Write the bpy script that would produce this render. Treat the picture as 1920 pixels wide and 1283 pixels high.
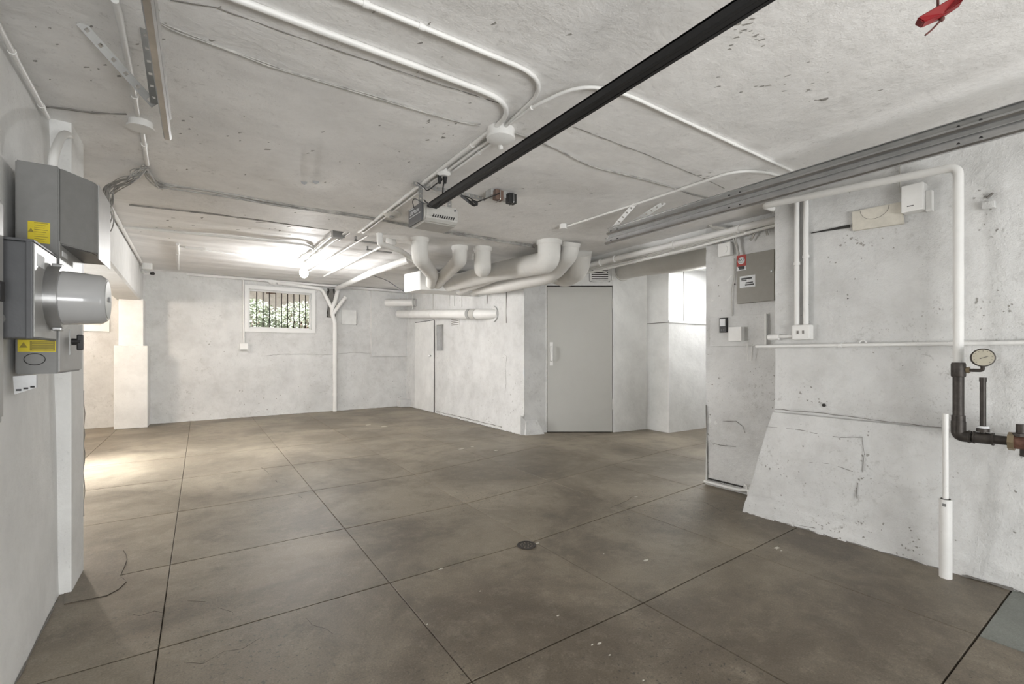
import bpy, bmesh, math, random
from mathutils import Vector, Matrix, noise
R = math.radians
sc = bpy.context.scene
for o in list(bpy.data.objects): bpy.data.objects.remove(o)
# ------------------------------------------------------------------ camera
TH = math.atan(585/860); FS, FC = math.sin(TH), math.cos(TH)
cam = bpy.data.objects.new('camera', bpy.data.cameras.new('camera')); sc.collection.objects.link(cam)
cam.location = (0, 0, 1.2); cam.rotation_euler = (R(90), 0, -TH)
cam.data.sensor_width = 36; cam.data.lens = 36*860/1920; cam.data.shift_y = (665-641.5)/1920
cam.data.clip_start = .02
sc.camera = cam
# ------------------------------------------------------------------ world, exposure, large lights
sc.view_settings.view_transform = 'Standard'; sc.view_settings.look = 'None'
sc.view_settings.exposure = 0.0; sc.view_settings.gamma = 1; sc.view_settings.use_curve_mapping = False
w = bpy.data.worlds.new('sky'); sc.world = w; w.use_nodes = True
w.node_tree.nodes['Background'].inputs[0].default_value = (.93, .97, 1, 1)
w.node_tree.nodes['Background'].inputs[1].default_value = .8
def lamp(name, kind, loc, energy, col=(1, 1, 1), size=.3, size_y=None, target=None, spread=None, spot=None):
    l = bpy.data.lights.new(name, kind); l.energy = energy; l.color = col
    if kind == 'AREA':
        l.size = size
        if size_y: l.shape = 'RECTANGLE'; l.size_y = size_y
        if spread: l.spread = R(spread)
    else: l.shadow_soft_size = size
    if spot: l.spot_size = R(spot); l.spot_blend = .5
    o = bpy.data.objects.new(name, l); sc.collection.objects.link(o); o.location = loc
    if target: o.rotation_euler = (Vector(target)-Vector(loc)).to_track_quat('-Z', 'Y').to_euler()
    return o
lamp('driveway_fill', 'AREA', (.6, -3.5, .45), 112, (1, 1, .99), 2.6, 1.0, (.9, 4, 2.6), 130)  # added area light behind the camera, fills the ceiling like driveway bounce
lamp('bulb_light', 'POINT', (1.27, 7.55, 2.30), 92, (1, .99, .98), .06)
lamp('alcove_daylight', 'AREA', (-2.95, 6.2, 1.45), 105, (1, 1, 1), 1.4, 1.1, (1.5, 5.6, .75), 130)
lamp('alcove_bulb', 'POINT', (-1.9, 8.3, 2.0), 85, (1, .85, .70), .08)
sun = bpy.data.objects.new('sun', bpy.data.lights.new('sun', 'SUN')); sc.collection.objects.link(sun)
sun.data.energy = 24; sun.data.angle = .01; sun.rotation_euler = Vector((.62, .42, -.66)).to_track_quat('-Z', 'Y').to_euler()
lamp('alcove_doorway_shaft', 'AREA', (-2.95, 6.9, 1.9), 36, (1, 1, 1), .5, .5, (-.75, 6.35, 0), 40)
lamp('passage_bulb', 'POINT', (5.4, 3.2, 2.1), 24, (1, .99, .96), .08)
lamp('lightwell_daylight', 'AREA', (6.75, 3.95, 2.55), 38, (1, 1, 1), .5, .8, (6.75, 4.1, 0))
# ------------------------------------------------------------------ pixel rays (photo treated as 1920x1283) onto planes of the room
def ray(px, py):
    u = (px-960)/860; v = (665-py)/860
    return Vector((FS+u*FC, FC-u*FS, v))
def on(px, py, ax, val, off=0):
    D = ray(px, py); o = (0, 0, 1.2); t = (val-o[ax])/D[ax]
    return Vector((0, 0, 1.2))+D*t
def onz(px, py, z): return on(px, py, 2, z)
def at(px, py, t): return Vector((0, 0, 1.2))+ray(px, py)*t
# ------------------------------------------------------------------ materials
MATS = {}
def nn(nt, kind, **k):
    n = nt.nodes.new(kind)
    for a, b in k.items():
        if a in n.inputs: n.inputs[a].default_value = b
        else: setattr(n, a, b)
    return n
def ramp(nt, src, stops):
    r = nt.nodes.new('ShaderNodeValToRGB'); e = r.color_ramp.elements
    e[0].position, e[0].color = stops[0][0], (*stops[0][1], 1)
    e[1].position, e[1].color = stops[1][0], (*stops[1][1], 1)
    for p, c in stops[2:]:
        q = e.new(p); q.color = (*c, 1)
    nt.links.new(src, r.inputs[0]); return r.outputs[0]
def base(name, rough=.6, metal=0):
    m = bpy.data.materials.new(name); m.use_nodes = True; nt = m.node_tree
    b = nt.nodes['Principled BSDF']; b.inputs['Roughness'].default_value = rough; b.inputs['Metallic'].default_value = metal
    tc = nn(nt, 'ShaderNodeTexCoord'); g = nn(nt, 'ShaderNodeNewGeometry')
    MATS[name] = m
    return m, nt, b, g.outputs['Position'], tc
def mix(nt, f, a, b, mode='MIX'):
    x = nt.nodes.new('ShaderNodeMix'); x.data_type = 'RGBA'; x.blend_type = mode
    for s, v in ((x.inputs[0], f), (x.inputs[6], a), (x.inputs[7], b)):
        if hasattr(v, 'is_linked'): nt.links.new(v, s)
        elif isinstance(v, (int, float)): s.default_value = v
        else: s.default_value = (*v, 1)
    return x.outputs[2]
def tex_noise(nt, co, scale, detail=4, rough=.5, stretch=None, dist=0):
    if stretch:
        mp = nn(nt, 'ShaderNodeMapping'); mp.inputs['Scale'].default_value = stretch; nt.links.new(co, mp.inputs[0]); co = mp.outputs[0]
    n = nn(nt, 'ShaderNodeTexNoise', Scale=scale, Detail=detail, Roughness=rough, Distortion=dist); nt.links.new(co, n.inputs['Vector'])
    return n.outputs['Fac']
def bump(nt, b, hs, strength=.4, dist=.01):
    prev = None
    for h, s, d in hs:
        bp = nn(nt, 'ShaderNodeBump', Strength=s, Distance=d); nt.links.new(h, bp.inputs['Height'])
        if prev: nt.links.new(prev, bp.inputs['Normal'])
        prev = bp.outputs[0]
    nt.links.new(prev, b.inputs['Normal'])
def paint(name, col, dirt=(.35, .34, .32), amount=.5, blotch=.85, rough=.62, coarse=.010, fine=.0015, stretch=None, speck=.72):
    m, nt, b, P, tc = base(name, rough)
    n1 = tex_noise(nt, P, 1.3, 6, .6, stretch, .4)
    c = ramp(nt, n1, [(.33, tuple(v*blotch for v in col)), (.62, col)])
    n2 = tex_noise(nt, P, 17, 10, .78, stretch, .3)
    msk = tex_noise(nt, P, 1.9, 4, .6)
    def masked(h, lo, hi, a):
        f = nn(nt, 'ShaderNodeMath', operation='MULTIPLY')
        nt.links.new(ramp(nt, h, [(lo, (0, 0, 0)), (hi, (a,)*3)]), f.inputs[0]); nt.links.new(ramp(nt, msk, [(.46, (.08,)*3), (.66, (1, 1, 1))]), f.inputs[1]); return f.outputs[0]
    c = mix(nt, masked(n2, speck-.04, speck+.05, amount), c, dirt)
    n3 = tex_noise(nt, P, 80, 3, .6)
    c = mix(nt, masked(n3, .62, .70, amount), c, dirt)
    n9 = tex_noise(nt, P, 4.5, 8, .7, stretch, .2)
    c = mix(nt, ramp(nt, n9, [(.45, (0, 0, 0)), (.75, (.45*amount,)*3)]), c, dirt)
    nt.links.new(c, b.inputs['Base Color'])
    n4 = tex_noise(nt, P, 14, 6, .65, stretch)
    n5 = tex_noise(nt, P, 160, 3, .6)
    bump(nt, b, [(n4, .55, coarse), (n5, .5, fine)])
    return m
def plain(name, col, rough=.5, metal=0, var=.08, sc_=25, bmp=.0006):
    m, nt, b, P, tc = base(name, rough, metal)
    n = tex_noise(nt, P, sc_, 4, .6)
    nt.links.new(ramp(nt, n, [(.3, tuple(v*(1-var) for v in col)), (.7, tuple(min(1, v*(1+var)) for v in col))]), b.inputs['Base Color'])
    if bmp: bump(nt, b, [(tex_noise(nt, P, 120, 3), .4, bmp)])
    return m
WHITE = paint('white_wall_paint', (.80, .80, .785), speck=.63, amount=.45)
WROUGH = paint('rough_white_plaster', (.705, .705, .695), dirt=(.33, .32, .30), amount=.75, coarse=.022, fine=.004, speck=.60)
CEIL = paint('mottled_ceiling_paint', (.86, .85, .835), dirt=(.46, .45, .43), amount=.6, blotch=.86, coarse=.012, speck=.60)
CEILF = paint('board_marked_ceiling_paint', (.86, .85, .84), dirt=(.45, .44, .42), amount=.5, blotch=.86, coarse=.012, stretch=(.35, 2.2, 1), speck=.61)
PIPEW = paint('white_pipe_paint', (.80, .795, .775), amount=.3, blotch=.93, coarse=.002, fine=.0004, speck=.66, rough=.45)
DUCTW = paint('white_duct_wrap', (.76, .75, .72), amount=.3, blotch=.9, coarse=.006, speck=.65)
DOORM = paint('pale_grey_door_paint', (.50, .495, .465), amount=.2, blotch=.96, coarse=.002, fine=.0006, speck=.78, rough=.5)
BRIGHT = paint('clean_white_paint', (.82, .82, .81), amount=.15, blotch=.97, coarse=.003, speck=.8)
DARK = plain('dark_gap', (.03, .028, .025), .9)
CRACK = plain('crack_grime', (.20, .19, .175), .9)
GREY = plain('grey_enamel', (.20, .20, .195), .42, .0, .05)
GREYL = plain('light_grey_enamel', (.36, .36, .35), .38, .1, .05)
GREYD = plain('dark_grey_enamel', (.085, .087, .092), .45, 0, .06)
TAUPE = plain('taupe_enamel', (.24, .225, .195), .45, 0, .04)
GALV = plain('galvanised_steel', (.40, .40, .40), .28, .9, .12, 12)
GALVD = plain('dull_galvanised_strap', (.30, .30, .29), .5, .5, .1, 12)
BLACK = plain('black_rail_steel', (.008, .008, .009), .5, .1, .2)
BLKR = plain('black_rubber', (.012, .012, .012), .5)
IRON = plain('dark_iron_pipe', (.050, .043, .038), .5, .4, .35, 30, .002)
RUST = plain('rusty_red_iron', (.13, .065, .045), .6, .3, .35, 30, .002)
BEIGE = plain('beige_plastic', (.60, .57, .50), .5)
PLAST = plain('off_white_plastic', (.68, .67, .63), .45)
OPENP = plain('opener_plastic', (.42, .41, .385), .5)
YEL = plain('yellow_label', (.62, .50, .02), .5)
YELD = plain('yellow_label_print', (.25, .20, .02), .5)
REDM = plain('red_plastic', (.20, .006, .009), .4)
ROPE = plain('dark_red_rope', (.10, .035, .03), .8)
PAPER = plain('paper_label', (.70, .71, .72), .6)
INK = plain('black_ink', (.03, .03, .03), .6)
REDS = plain('sticker_red', (.35, .03, .02), .5)
CREAM = plain('gauge_dial', (.40, .37, .29), .4)
BROWNP = plain('brown_transformer', (.13, .08, .06), .5)
WIRE = plain('painted_cable', (.50, .49, .46), .6, 0, .2, 8)
CABLE = plain('dark_painted_cable', (.36, .35, .33), .6, 0, .45, 14)  # darker, more mottled cable colour
BRASS = plain('dull_brass', (.25, .2, .13), .45, .6)
def glass_mat():
    m, nt, b, P, tc = base('window_glass', .03)
    b.inputs['Base Color'].default_value = (.95, .97, .97, 1); b.inputs['Transmission Weight'].default_value = 1; b.inputs['IOR'].default_value = 1.02
    return m
GLASS = glass_mat()
def frost():
    m, nt, b, P, tc = base('grey_meter_glass', .18)
    b.inputs['Base Color'].default_value = (.40, .40, .40, 1); b.inputs['Coat Weight'].default_value = .6
    return m
METERG = frost()
def emit(name, col, s):
    m = bpy.data.materials.new(name); m.use_nodes = True; nt = m.node_tree
    b = nt.nodes['Principled BSDF']; b.inputs['Emission Color'].default_value = (*col, 1); b.inputs['Emission Strength'].default_value = s
    return m
BULB = emit('lit_bulb', (1, .97, .92), 40)
def concrete(name, c1, c2, light, speck=.5):
    m, nt, b, P, tc = base(name, .55)
    oi = nn(nt, 'ShaderNodeObjectInfo')
    n1 = tex_noise(nt, P, .9, 8, .62, None, .6)
    c = ramp(nt, n1, [(.40, c1), (.60, c2)])
    n2 = tex_noise(nt, P, 7, 10, .8, None, .2)
    c = mix(nt, ramp(nt, n2, [(.50, (0, 0, 0)), (.72, (.42,)*3)]), c, light)
    n6 = tex_noise(nt, P, 2.6, 8, .75, None, .3)
    c = mix(nt, ramp(nt, n6, [(.50, (0, 0, 0)), (.68, (.6,)*3)]), c, tuple(v*.6 for v in c1))
    n3 = tex_noise(nt, P, 45, 4, .7)
    pat = tex_noise(nt, P, .7, 3, .5)
    f = nn(nt, 'ShaderNodeMath', operation='MULTIPLY')
    nt.links.new(ramp(nt, n3, [(.585, (0, 0, 0)), (.64, (1, 1, 1))]), f.inputs[0]); nt.links.new(ramp(nt, pat, [(.47, (0, 0, 0)), (.62, (speck*1.6,)*3)]), f.inputs[1])
    c = mix(nt, f.outputs[0], c, (.05, .045, .04))
    n7 = tex_noise(nt, P, 300, 2, .6)
    n8 = tex_noise(nt, P, 130, 4, .7)
    c = mix(nt, 1.0, c, ramp(nt, n8, [(.36, (.74,)*3), (.62, (1,)*3)]), 'MULTIPLY')
    c = mix(nt, ramp(nt, n8, [(.62, (0, 0, 0)), (.70, (.35,)*3)]), c, light)
    hv = nn(nt, 'ShaderNodeMath', operation='MULTIPLY_ADD'); hv.inputs[1].default_value = .16; hv.inputs[2].default_value = .92
    nt.links.new(oi.outputs['Random'], hv.inputs[0])
    cm = nn(nt, 'ShaderNodeCombineColor'); [nt.links.new(hv.outputs[0], cm.inputs[i]) for i in range(3)]
    c = mix(nt, 1.0, c, cm.outputs[0], 'MULTIPLY')
    nt.links.new(c, b.inputs['Base Color'])
    rr = nn(nt, 'ShaderNodeMapRange'); rr.inputs[3].default_value = .34; rr.inputs[4].default_value = .60; nt.links.new(n2, rr.inputs[0]); nt.links.new(rr.outputs[0], b.inputs['Roughness'])
    bump(nt, b, [(n2, .35, .006), (n3, .35, .002), (n7, .3, .0008)])
    return m
CONC = concrete('worn_brown_concrete', (.150, .122, .088), (.285, .242, .182), (.45, .40, .32))
CONCG = concrete('green_grey_concrete', (.19, .20, .18), (.28, .295, .265), (.38, .39, .37))
CONCP = concrete('patch_concrete', (.14, .115, .085), (.23, .195, .148), (.36, .32, .26))
JOINT = plain('joint_dirt', (.055, .045, .036), .9)
# ------------------------------------------------------------------ mesh helpers
def link(name, me, mat, parent=None, smooth=False):
    o = bpy.data.objects.new(name, me); sc.collection.objects.link(o)
    if mat and not me.materials: me.materials.append(mat)
    if smooth:
        for p in me.polygons: p.use_smooth = True
    if parent:
        o.parent = parent; o.matrix_parent_inverse = Matrix.Translation(parent.location).inverted()
    return o
class MB:
    def __init__(s): s.bm = bmesh.new()
    def box(s, a, b, bev=0, rot=None, piv=None):
        a = Vector(a); b = Vector(b); c = (a+b)/2; d = b-a
        r = bmesh.ops.create_cube(s.bm, size=1, matrix=Matrix.Translation(c) @ Matrix.Diagonal((abs(d.x), abs(d.y), abs(d.z), 1)))
        vs = r['verts']
        if bev > 0:
            es = list({e for v in vs for e in v.link_edges})
            rb = bmesh.ops.bevel(s.bm, geom=es, offset=bev, segments=2, affect='EDGES', profile=.6)
            vs = list({v for f in rb['faces'] for v in f.verts} | {v for v in vs if v.is_valid})
        if rot is not None: bmesh.ops.rotate(s.bm, verts=vs, cent=piv or c, matrix=rot)
        return s
    def tube(s, pts, r, n=12, cap=True):
        pts = [Vector(p) for p in pts]; q = [pts[0]]
        for p in pts[1:]:
            if (p-q[-1]).length > 1e-5: q.append(p)
        pts = q; rs = r if isinstance(r, (list, tuple)) else [r]*len(pts)
        rings = []; nrm = None
        for i, p in enumerate(pts):
            d = (pts[min(i+1, len(pts)-1)]-pts[max(i-1, 0)]).normalized()
            if nrm is None: nrm = d.orthogonal().normalized()
            nrm = (nrm-d*nrm.dot(d)).normalized(); bi = d.cross(nrm)
            rings.append([s.bm.verts.new(p+(nrm*math.cos(a)+bi*math.sin(a))*rs[i]) for a in [2*math.pi*k/n for k in range(n)]])
        for A, B in zip(rings, rings[1:]):
            for k in range(n): s.bm.faces.new((A[k], A[(k+1) % n], B[(k+1) % n], B[k]))
        if cap:
            s.bm.faces.new(rings[0][::-1]); s.bm.faces.new(rings[-1])
        return s
    def prism(s, pts, off):
        off = Vector(off); A = [s.bm.verts.new(p) for p in pts]; B = [s.bm.verts.new(Vector(p)+off) for p in pts]; n = len(pts)
        s.bm.faces.new(A); s.bm.faces.new(B[::-1])
        for k in range(n): s.bm.faces.new((A[k], B[k], B[(k+1) % n], A[(k+1) % n]))
        return s
    def ball(s, c, r, sc3=(1, 1, 1), sub=2):
        bmesh.ops.create_icosphere(s.bm, subdivisions=sub, radius=r, matrix=Matrix.Translation(c) @ Matrix.Diagonal((*sc3, 1))); return s
    def build(s, name, mat, parent=None, smooth=False):
        bmesh.ops.recalc_face_normals(s.bm, faces=s.bm.faces)
        me = bpy.data.meshes.new(name); s.bm.to_mesh(me); s.bm.free()
        o = link(name, me, mat, parent, False)
        if smooth:
            for p in me.polygons: p.use_smooth = True
            try: me.set_sharp_from_angle(angle=R(40))
            except Exception: pass
        return o
def bend(pts, rad=.05, n=6):
    pts = [Vector(p) for p in pts]; out = [pts[0]]
    rl = rad if isinstance(rad, (list, tuple)) else [rad]*len(pts)
    for i in range(1, len(pts)-1):
        a, b, c = pts[i-1], pts[i], pts[i+1]; r = rl[i]
        d1, d2 = (a-b), (c-b); k = min(r, d1.length*.49, d2.length*.49)
        p0 = b+d1.normalized()*k; p2 = b+d2.normalized()*k
        for j in range(n+1):
            t = j/n; out.append(p0*(1-t)**2+b*2*t*(1-t)+p2*t*t)
    out.append(pts[-1]); return out
def spline(pts, n=6):
    pts = [Vector(p) for p in pts]; P = [pts[0]*2-pts[1]]+pts+[pts[-1]*2-pts[-2]]; out = []
    for i in range(1, len(P)-2):
        a, b, c, d = P[i-1:i+3]
        for j in range(n):
            t = j/n; out.append(.5*((2*b)+(c-a)*t+(2*a-5*b+4*c-d)*t*t+(3*b-a-3*c+d)*t**3))
    out.append(pts[-1]); return out
def tag(o, label=None, cat=None, group=None, kind=None):
    if label: o['label'] = label
    if cat: o['category'] = cat
    if group: o['group'] = group
    if kind: o['kind'] = kind
    return o
def thing(name, label, cat, loc=(0, 0, 0), group=None):
    o = bpy.data.objects.new(name, None); sc.collection.objects.link(o); o.location = loc; o.empty_display_size = .05
    return tag(o, label, cat, group)
def grid(name, A, B, C, D, nu, nv, mat, amp=.006, scale=3, kind='structure', parent=None, skip=None, edge=True, fine=.0):
    """panel A(bottom-left) B(bottom-right) C(top-right) D(top-left), uneven like hand-trowelled plaster"""
    A, B, C, D = map(Vector, (A, B, C, D)); nrm = (B-A).cross(D-A).normalized(); vs = []; fs = []
    for j in range(nv+1):
        for i in range(nu+1):
            u, v = i/nu, j/nv; p = (A*(1-u)+B*u)*(1-v)+(D*(1-u)+C*u)*v
            p = p+nrm*amp*(noise.noise(p*scale)+.5*noise.noise(p*scale*3.1)+fine*noise.noise(p*scale*9)); vs.append(p)
    for j in range(nv):
        for i in range(nu):
            if skip and skip((i+.5)/nu, (j+.5)/nv): continue
            a = j*(nu+1)+i; fs.append((a, a+1, a+nu+2, a+nu+1))
    me = bpy.data.meshes.new(name); me.from_pydata([tuple(v) for v in vs], [], fs)
    o = link(name, me, mat, parent, True)
    if kind and not parent: o['kind'] = kind
    return o
def textobj(name, s, size, mat, parent, M, depth=.0006, align='CENTER'):
    cu = bpy.data.curves.new(name, 'FONT'); cu.body = s; cu.size = size; cu.extrude = depth; cu.align_x = align; cu.align_y = 'CENTER'
    t = bpy.data.objects.new('t', cu); sc.collection.objects.link(t)
    bpy.context.view_layer.update()
    me = bpy.data.meshes.new_from_object(t.evaluated_get(bpy.context.evaluated_depsgraph_get()))
    bpy.data.objects.remove(t); me.transform(M); me.materials.clear()
    return link(name, me, mat, parent)
def frameM(o, x, y):   # matrix with local x, y axes, z = x cross y
    x = Vector(x).normalized(); y = Vector(y).normalized(); z = x.cross(y)
    M = Matrix((x, y, z)).transposed().to_4x4(); M.translation = o; return M
def crack(parent, pts, wdt=.006, name='crack', mat=None):
    """thin open crack: a dark jagged strip following the surface it belongs to (points lie on the surface)"""
    m = MB(); out = []
    pts = [Vector(p) for p in pts]
    rnd = random.Random(len(pts)*7+int(pts[0].x*100))
    for a, b in zip(pts, pts[1:]):
        n = max(1, int((b-a).length/.05))
        for k in range(n):
            q = a.lerp(b, k/n); out.append(q+Vector([(rnd.random()-.5)*.008]*3) if k else q)
    out.append(pts[-1])
    m.tube(out, [wdt*(.35+.65*rnd.random()) for _ in out], 4)
    return m.build(name, mat or CRACK, parent)
# ================================================================== STRUCTURE
CZ = 2.37
def farz(y): return 2.49+.031*(y-4.5)
def wl(y, z=1.2): return -.565-.029*(y-2.6)-.014*(z)     # left wall / beam face X
# ---- floor: joints' base + slabs
fl = MB().box((-3.2, -2.0, -.14), (7.4, 10.5, -.012)).build('floor', JOINT); fl['kind'] = 'structure'
def row(k, x):
    base_ = [-1.4, -.45, .5, 1.475, 2.355, 3.26, 4.33, 5.46, 6.6, 7.75, 8.9, 10.45][k]
    add = {3: .05, 4: .16, 5: .25, 6: .42, 7: .22, 8: .2, 9: .1}.get(k, 0)
    return base_+add*max(0, min(1.6, (x-1.75)/1.95))
cols = [-3.2, -2.05, -1.1, -.14, .825, 1.77, 2.745, 3.70, 4.70, 5.75, 6.8, 7.4]
rs = random.Random(4)
for r in range(11):
    for c in range(11):
        x0, x1 = cols[c]+.0018, cols[c+1]-.0018
        g = .0034
        pts = []
        xs = [x0, (x0+x1)/2, x1]
        lo = [(x, row(r, x)+g) for x in xs]; hi = [(x, row(r+1, x)-g) for x in xs[::-1]]
        if r == 1 and c >= 6: pass
        m = MB().prism([(x, y, 0) for x, y in lo+hi], (0, 0, -.02))
        bmesh.ops.bevel(m.bm, geom=[e for e in m.bm.edges if all(abs(v.co.z) < 1e-6 for v in e.verts)], offset=.002, segments=1, affect='EDGES')
        o = m.build('concrete_slab', CONCG if (r <= 1 and c >= 6) else CONC, fl)
# patch of later concrete, low and irregular
pp = [onz(x, y, 0) for x, y in [(120, 1050), (157, 1044), (200, 1034), (230, 1032), (238, 1050), (232, 1066), (225, 1082), (237, 1092), (222, 1106), (200, 1118), (160, 1126), (120, 1134)]]
MB().prism([(p.x, p.y, .004) for p in pp], (0, 0, -.006)).build('concrete_patch', CONCP, fl)
crack(fl, [(p.x, p.y, .002) for p in pp[2:]], .0026, mat=JOINT)  # dark outline tube painting in shade along the patch's raised edge
for a in ([(352, 1127), (385, 1129), (410, 1140), (436, 1148), (452, 1163)], [(345, 1242), (380, 1245), (420, 1222), (455, 1217), (490, 1195)], [(555, 1145), (575, 1160), (585, 1172), (612, 1180), (625, 1190)],
          [(240, 1150), (262, 1155), (290, 1146), (308, 1150)], [(1280, 938), (1320, 942), (1355, 960)], [(545, 925), (560, 930), (575, 940)], [(470, 870), (495, 880), (520, 905)], [(1140, 955), (1175, 940), (1192, 928)]):
    crack(fl, [onz(x, y, 0) for x, y in a], .0012, mat=JOINT)
# paint chips and spatters on the floor
for i, (x, y, s) in enumerate([(1211, 1051, .020), (1457, 1028, .028), (1465, 1033, .008), (1132, 1039, .006), (1193, 932, .02), (827, 1067, .014), (1046, 1155, .008), (900, 1109, .006), (801, 1171, .006), (1124, 1207, .012), (1110, 1210, .006), (1143, 1229, .006), (1008, 1019, .014), (1412, 1030, .006), (930, 845, .03), (865, 842, .035), (885, 838, .03), (690, 797, .05), (720, 800, .06), (1206, 1277, .006)]):
    p = onz(x, y, 0); rr_ = random.Random(i)
    MB().prism([(p.x+s*math.cos(a)*rr_.uniform(.5, 1.3), p.y+.5*s*math.sin(a)*rr_.uniform(.5, 1.2), .0016) for a in [k*math.pi/4 for k in range(8)]], (0, 0, -.0016)).build('paint_spatter', BEIGE, fl)
# ---- left wall
wallL = grid('wall_left', (wl(-2, 0), 3.45, 0), (wl(-2, 0)+.05, -2, 0), (wl(-2, CZ), -2, CZ+.02), (wl(3.45, CZ), 3.45, CZ+.02), 110, 48, WHITE, .005)
me = wallL.data
for v in me.vertices: v.co.x = wl(v.co.y, v.co.z)+noise.noise(v.co*2.5)*.004
# pilaster at the end of the left wall
pl_ = MB().box((-.95, 3.16, 0), (-.535, 3.45, CZ+.01), .006).build('wall_left_pier', WHITE); pl_['kind'] = 'structure'
# sloping beam over the alcove opening
bpts = []
m = MB(); ys = [3.45, 4.5, 5.5, 6.5, 7.5, 8.5, 10.1]
for side in (0, 1):
    pass
prev = None
for y in ys:
    xf = wl(y, 2.2); zb = 1.975+.0125*y
    ring = [m.bm.verts.new(p) for p in ((xf, y, 2.75), (xf, y, zb+.02), (xf-.02, y, zb), (xf-.27-.01*(y-5), y, zb), (xf-.30-.01*(y-5), y, 2.75))]
    if prev:
        for k in range(4): m.bm.faces.new((prev[k], prev[k+1], ring[k+1], ring[k]))
    else: m.bm.faces.new(ring)
    prev = ring
beam = m.build('beam_left', WHITE); beam['kind'] = 'structure'
# ---- back wall
def yb(x): return 10.12+.05*x
wx0, wx1 = on(466, 580, 1, yb(1)-.0).x, on(584, 580, 1, yb(2)).x
wz0 = on(525, 617, 1, 10.2).z; wz1 = on(525, 546, 1, 10.2).z
X0, X1, Z1 = -3.1, 4.3, 2.8
ax0, ax1, az0, az1 = -2.25, -1.34, 1.68, 2.45
def skipb(u, v):
    x = X0+(X1-X0)*u; z = Z1*v
    return (wx0 < x < wx1 and wz0 < z < wz1) or (ax0 < x < ax1 and az0 < z < az1)
NU, NV = 148, 56
wallB = grid('wall_back', (X0, yb(X0), 0), (X1, yb(X1), 0), (X1, yb(X1), Z1), (X0, yb(X0), Z1), NU, NV, WROUGH, .009, 2.2, skip=skipb, fine=.5)
# upper part slightly recessed / lower part proud of it -> ledge at z 1.15
for v in wallB.data.vertices:
    if v.co.z < 1.16+.03*math.sin(v.co.x*2): v.co.y -= .022
    if v.co.z < .25: v.co.y -= .03*(1-v.co.z/.25)+.008*noise.noise(v.co*12)
crack(wallB, [on(x, y, 1, yb(on(x, 660, 1, 10.2).x)-.012) for x, y in [(278, 675), (350, 674), (420, 676), (450, 671), (540, 664), (625, 665), (660, 661), (700, 663)]], .005)
crack(wallB, [on(x, y, 1, yb(3.6)-.015) for x, y in [(640, 661), (665, 660), (690, 663)]], .010)
crack(wallB, [on(x, y, 1, yb(3.6)-.015) for x, y in [(729, 668), (733, 663), (750, 663), (766, 662)]], .014)
pier = MB()
P0 = on(697, 600, 1, yb(3.2)-.07); P1 = on(770, 600, 1, yb(3.9)-.07)
zb1 = on(697, 668, 1, yb(3.3)).z
pier.prism([(P0.x-.02, yb(P0.x)+.03, 2.8), (P0.x, yb(P0.x)-.07, 2.8), (P1.x+.2, yb(P1.x)-.07, 2.8), (P1.x+.2, yb(P1.x)+.03, 2.8)], (0, 0, -(2.8-zb1)))
pier.build('wall_back_pier', WROUGH)['kind'] = 'structure'
MB().box((3.75, 10.0, 0), (4.1, 10.35, .17), .02).build('trim_1', WROUGH)['kind'] = 'structure'
# ---- column at left of the back wall
colm = MB().box((-1.09, 9.70, 0), (-.775, 10.12, 2.12), .008).build('column', WHITE); colm['kind'] = 'structure'
MB().box((-1.14, 9.62, 0), (-.712, 10.1, 1.345), .012).build('column_base', WHITE, colm)
# ---- alcove shell
s = MB().box((-3.2, 3.3, 0), (-3.05, 10.2, 2.8)).build('wall_alcove_left', WHITE); s['kind'] = 'structure'
s = MB().box((-3.2, 3.3, 0), (-.9, 3.42, 2.8)).build('wall_alcove_front', WHITE); s['kind'] = 'structure'
# ---- windows
def window(name, x0, x1, z0, z1, bars, thick=.05, trim=.07):
    f = MB()
    ya = yb(x0)-.03; y1 = yb(x1)-.03
    fr = MB()
    def bar(a0, a1, c0, c1, d0, d1):   # box slab following wall skew
        fr.prism([(a0, yb(a0)+d0, c0), (a1, yb(a1)+d0, c0), (a1, yb(a1)+d1, c0), (a0, yb(a0)+d1, c0)], (0, 0, c1-c0))
    # flat outer casing
    T = trim
    bar(x0-T, x1+T, z1, z1+T, -.03, .02); bar(x0-T, x1+T, z0-T, z0, -.03, .02)
    bar(x0-T, x0, z0-.0, z1, -.03, .02); bar(x1, x1+T, z0-.0, z1, -.03, .02)
    # deep reveal
    bar(x0-.02, x1+.02, z1-.004, z1+.02, .02, .22); bar(x0-.02, x1+.02, z0-.02, z0+.004, .02, .22)
    bar(x0-.02, x0+.004, z0, z1, .02, .22); bar(x1-.004, x1+.02, z0, z1, .02, .22)
    o = fr.build(name, BRIGHT); o['kind'] = 'structure'
    sash = MB()
    w_ = .03
    for a0, a1, c0, c1 in ((x0, x1, z1-w_, z1), (x0, x1, z0, z0+w_), (x0, x0+w_, z0, z1), (x1-w_, x1, z0, z1)):
        sash.prism([(a0, yb(a0)+.09, c0), (a1, yb(a1)+.09, c0), (a1, yb(a1)+.12, c0), (a0, yb(a0)+.12, c0)], (0, 0, c1-c0))
    sash.build('sash', BRIGHT, o)
    MB().prism([(x0, yb(x0)+.10, z0), (x1, yb(x1)+.10, z0), (x1, yb(x1)+.104, z0), (x0, yb(x0)+.104, z0)], (0, 0, z1-z0)).build('pane', GLASS, o)
    return o
w1 = window('window_1', wx0, wx1, wz0, wz1, True)
w2 = window('window_2', ax0, ax1, az0, az1, False, trim=.1)
gr = thing('security_bars', 'nine dark vertical security bars outside the small back window', 'window bars', ((wx0+wx1)/2, yb(1.5)+.22, wz0))
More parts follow.
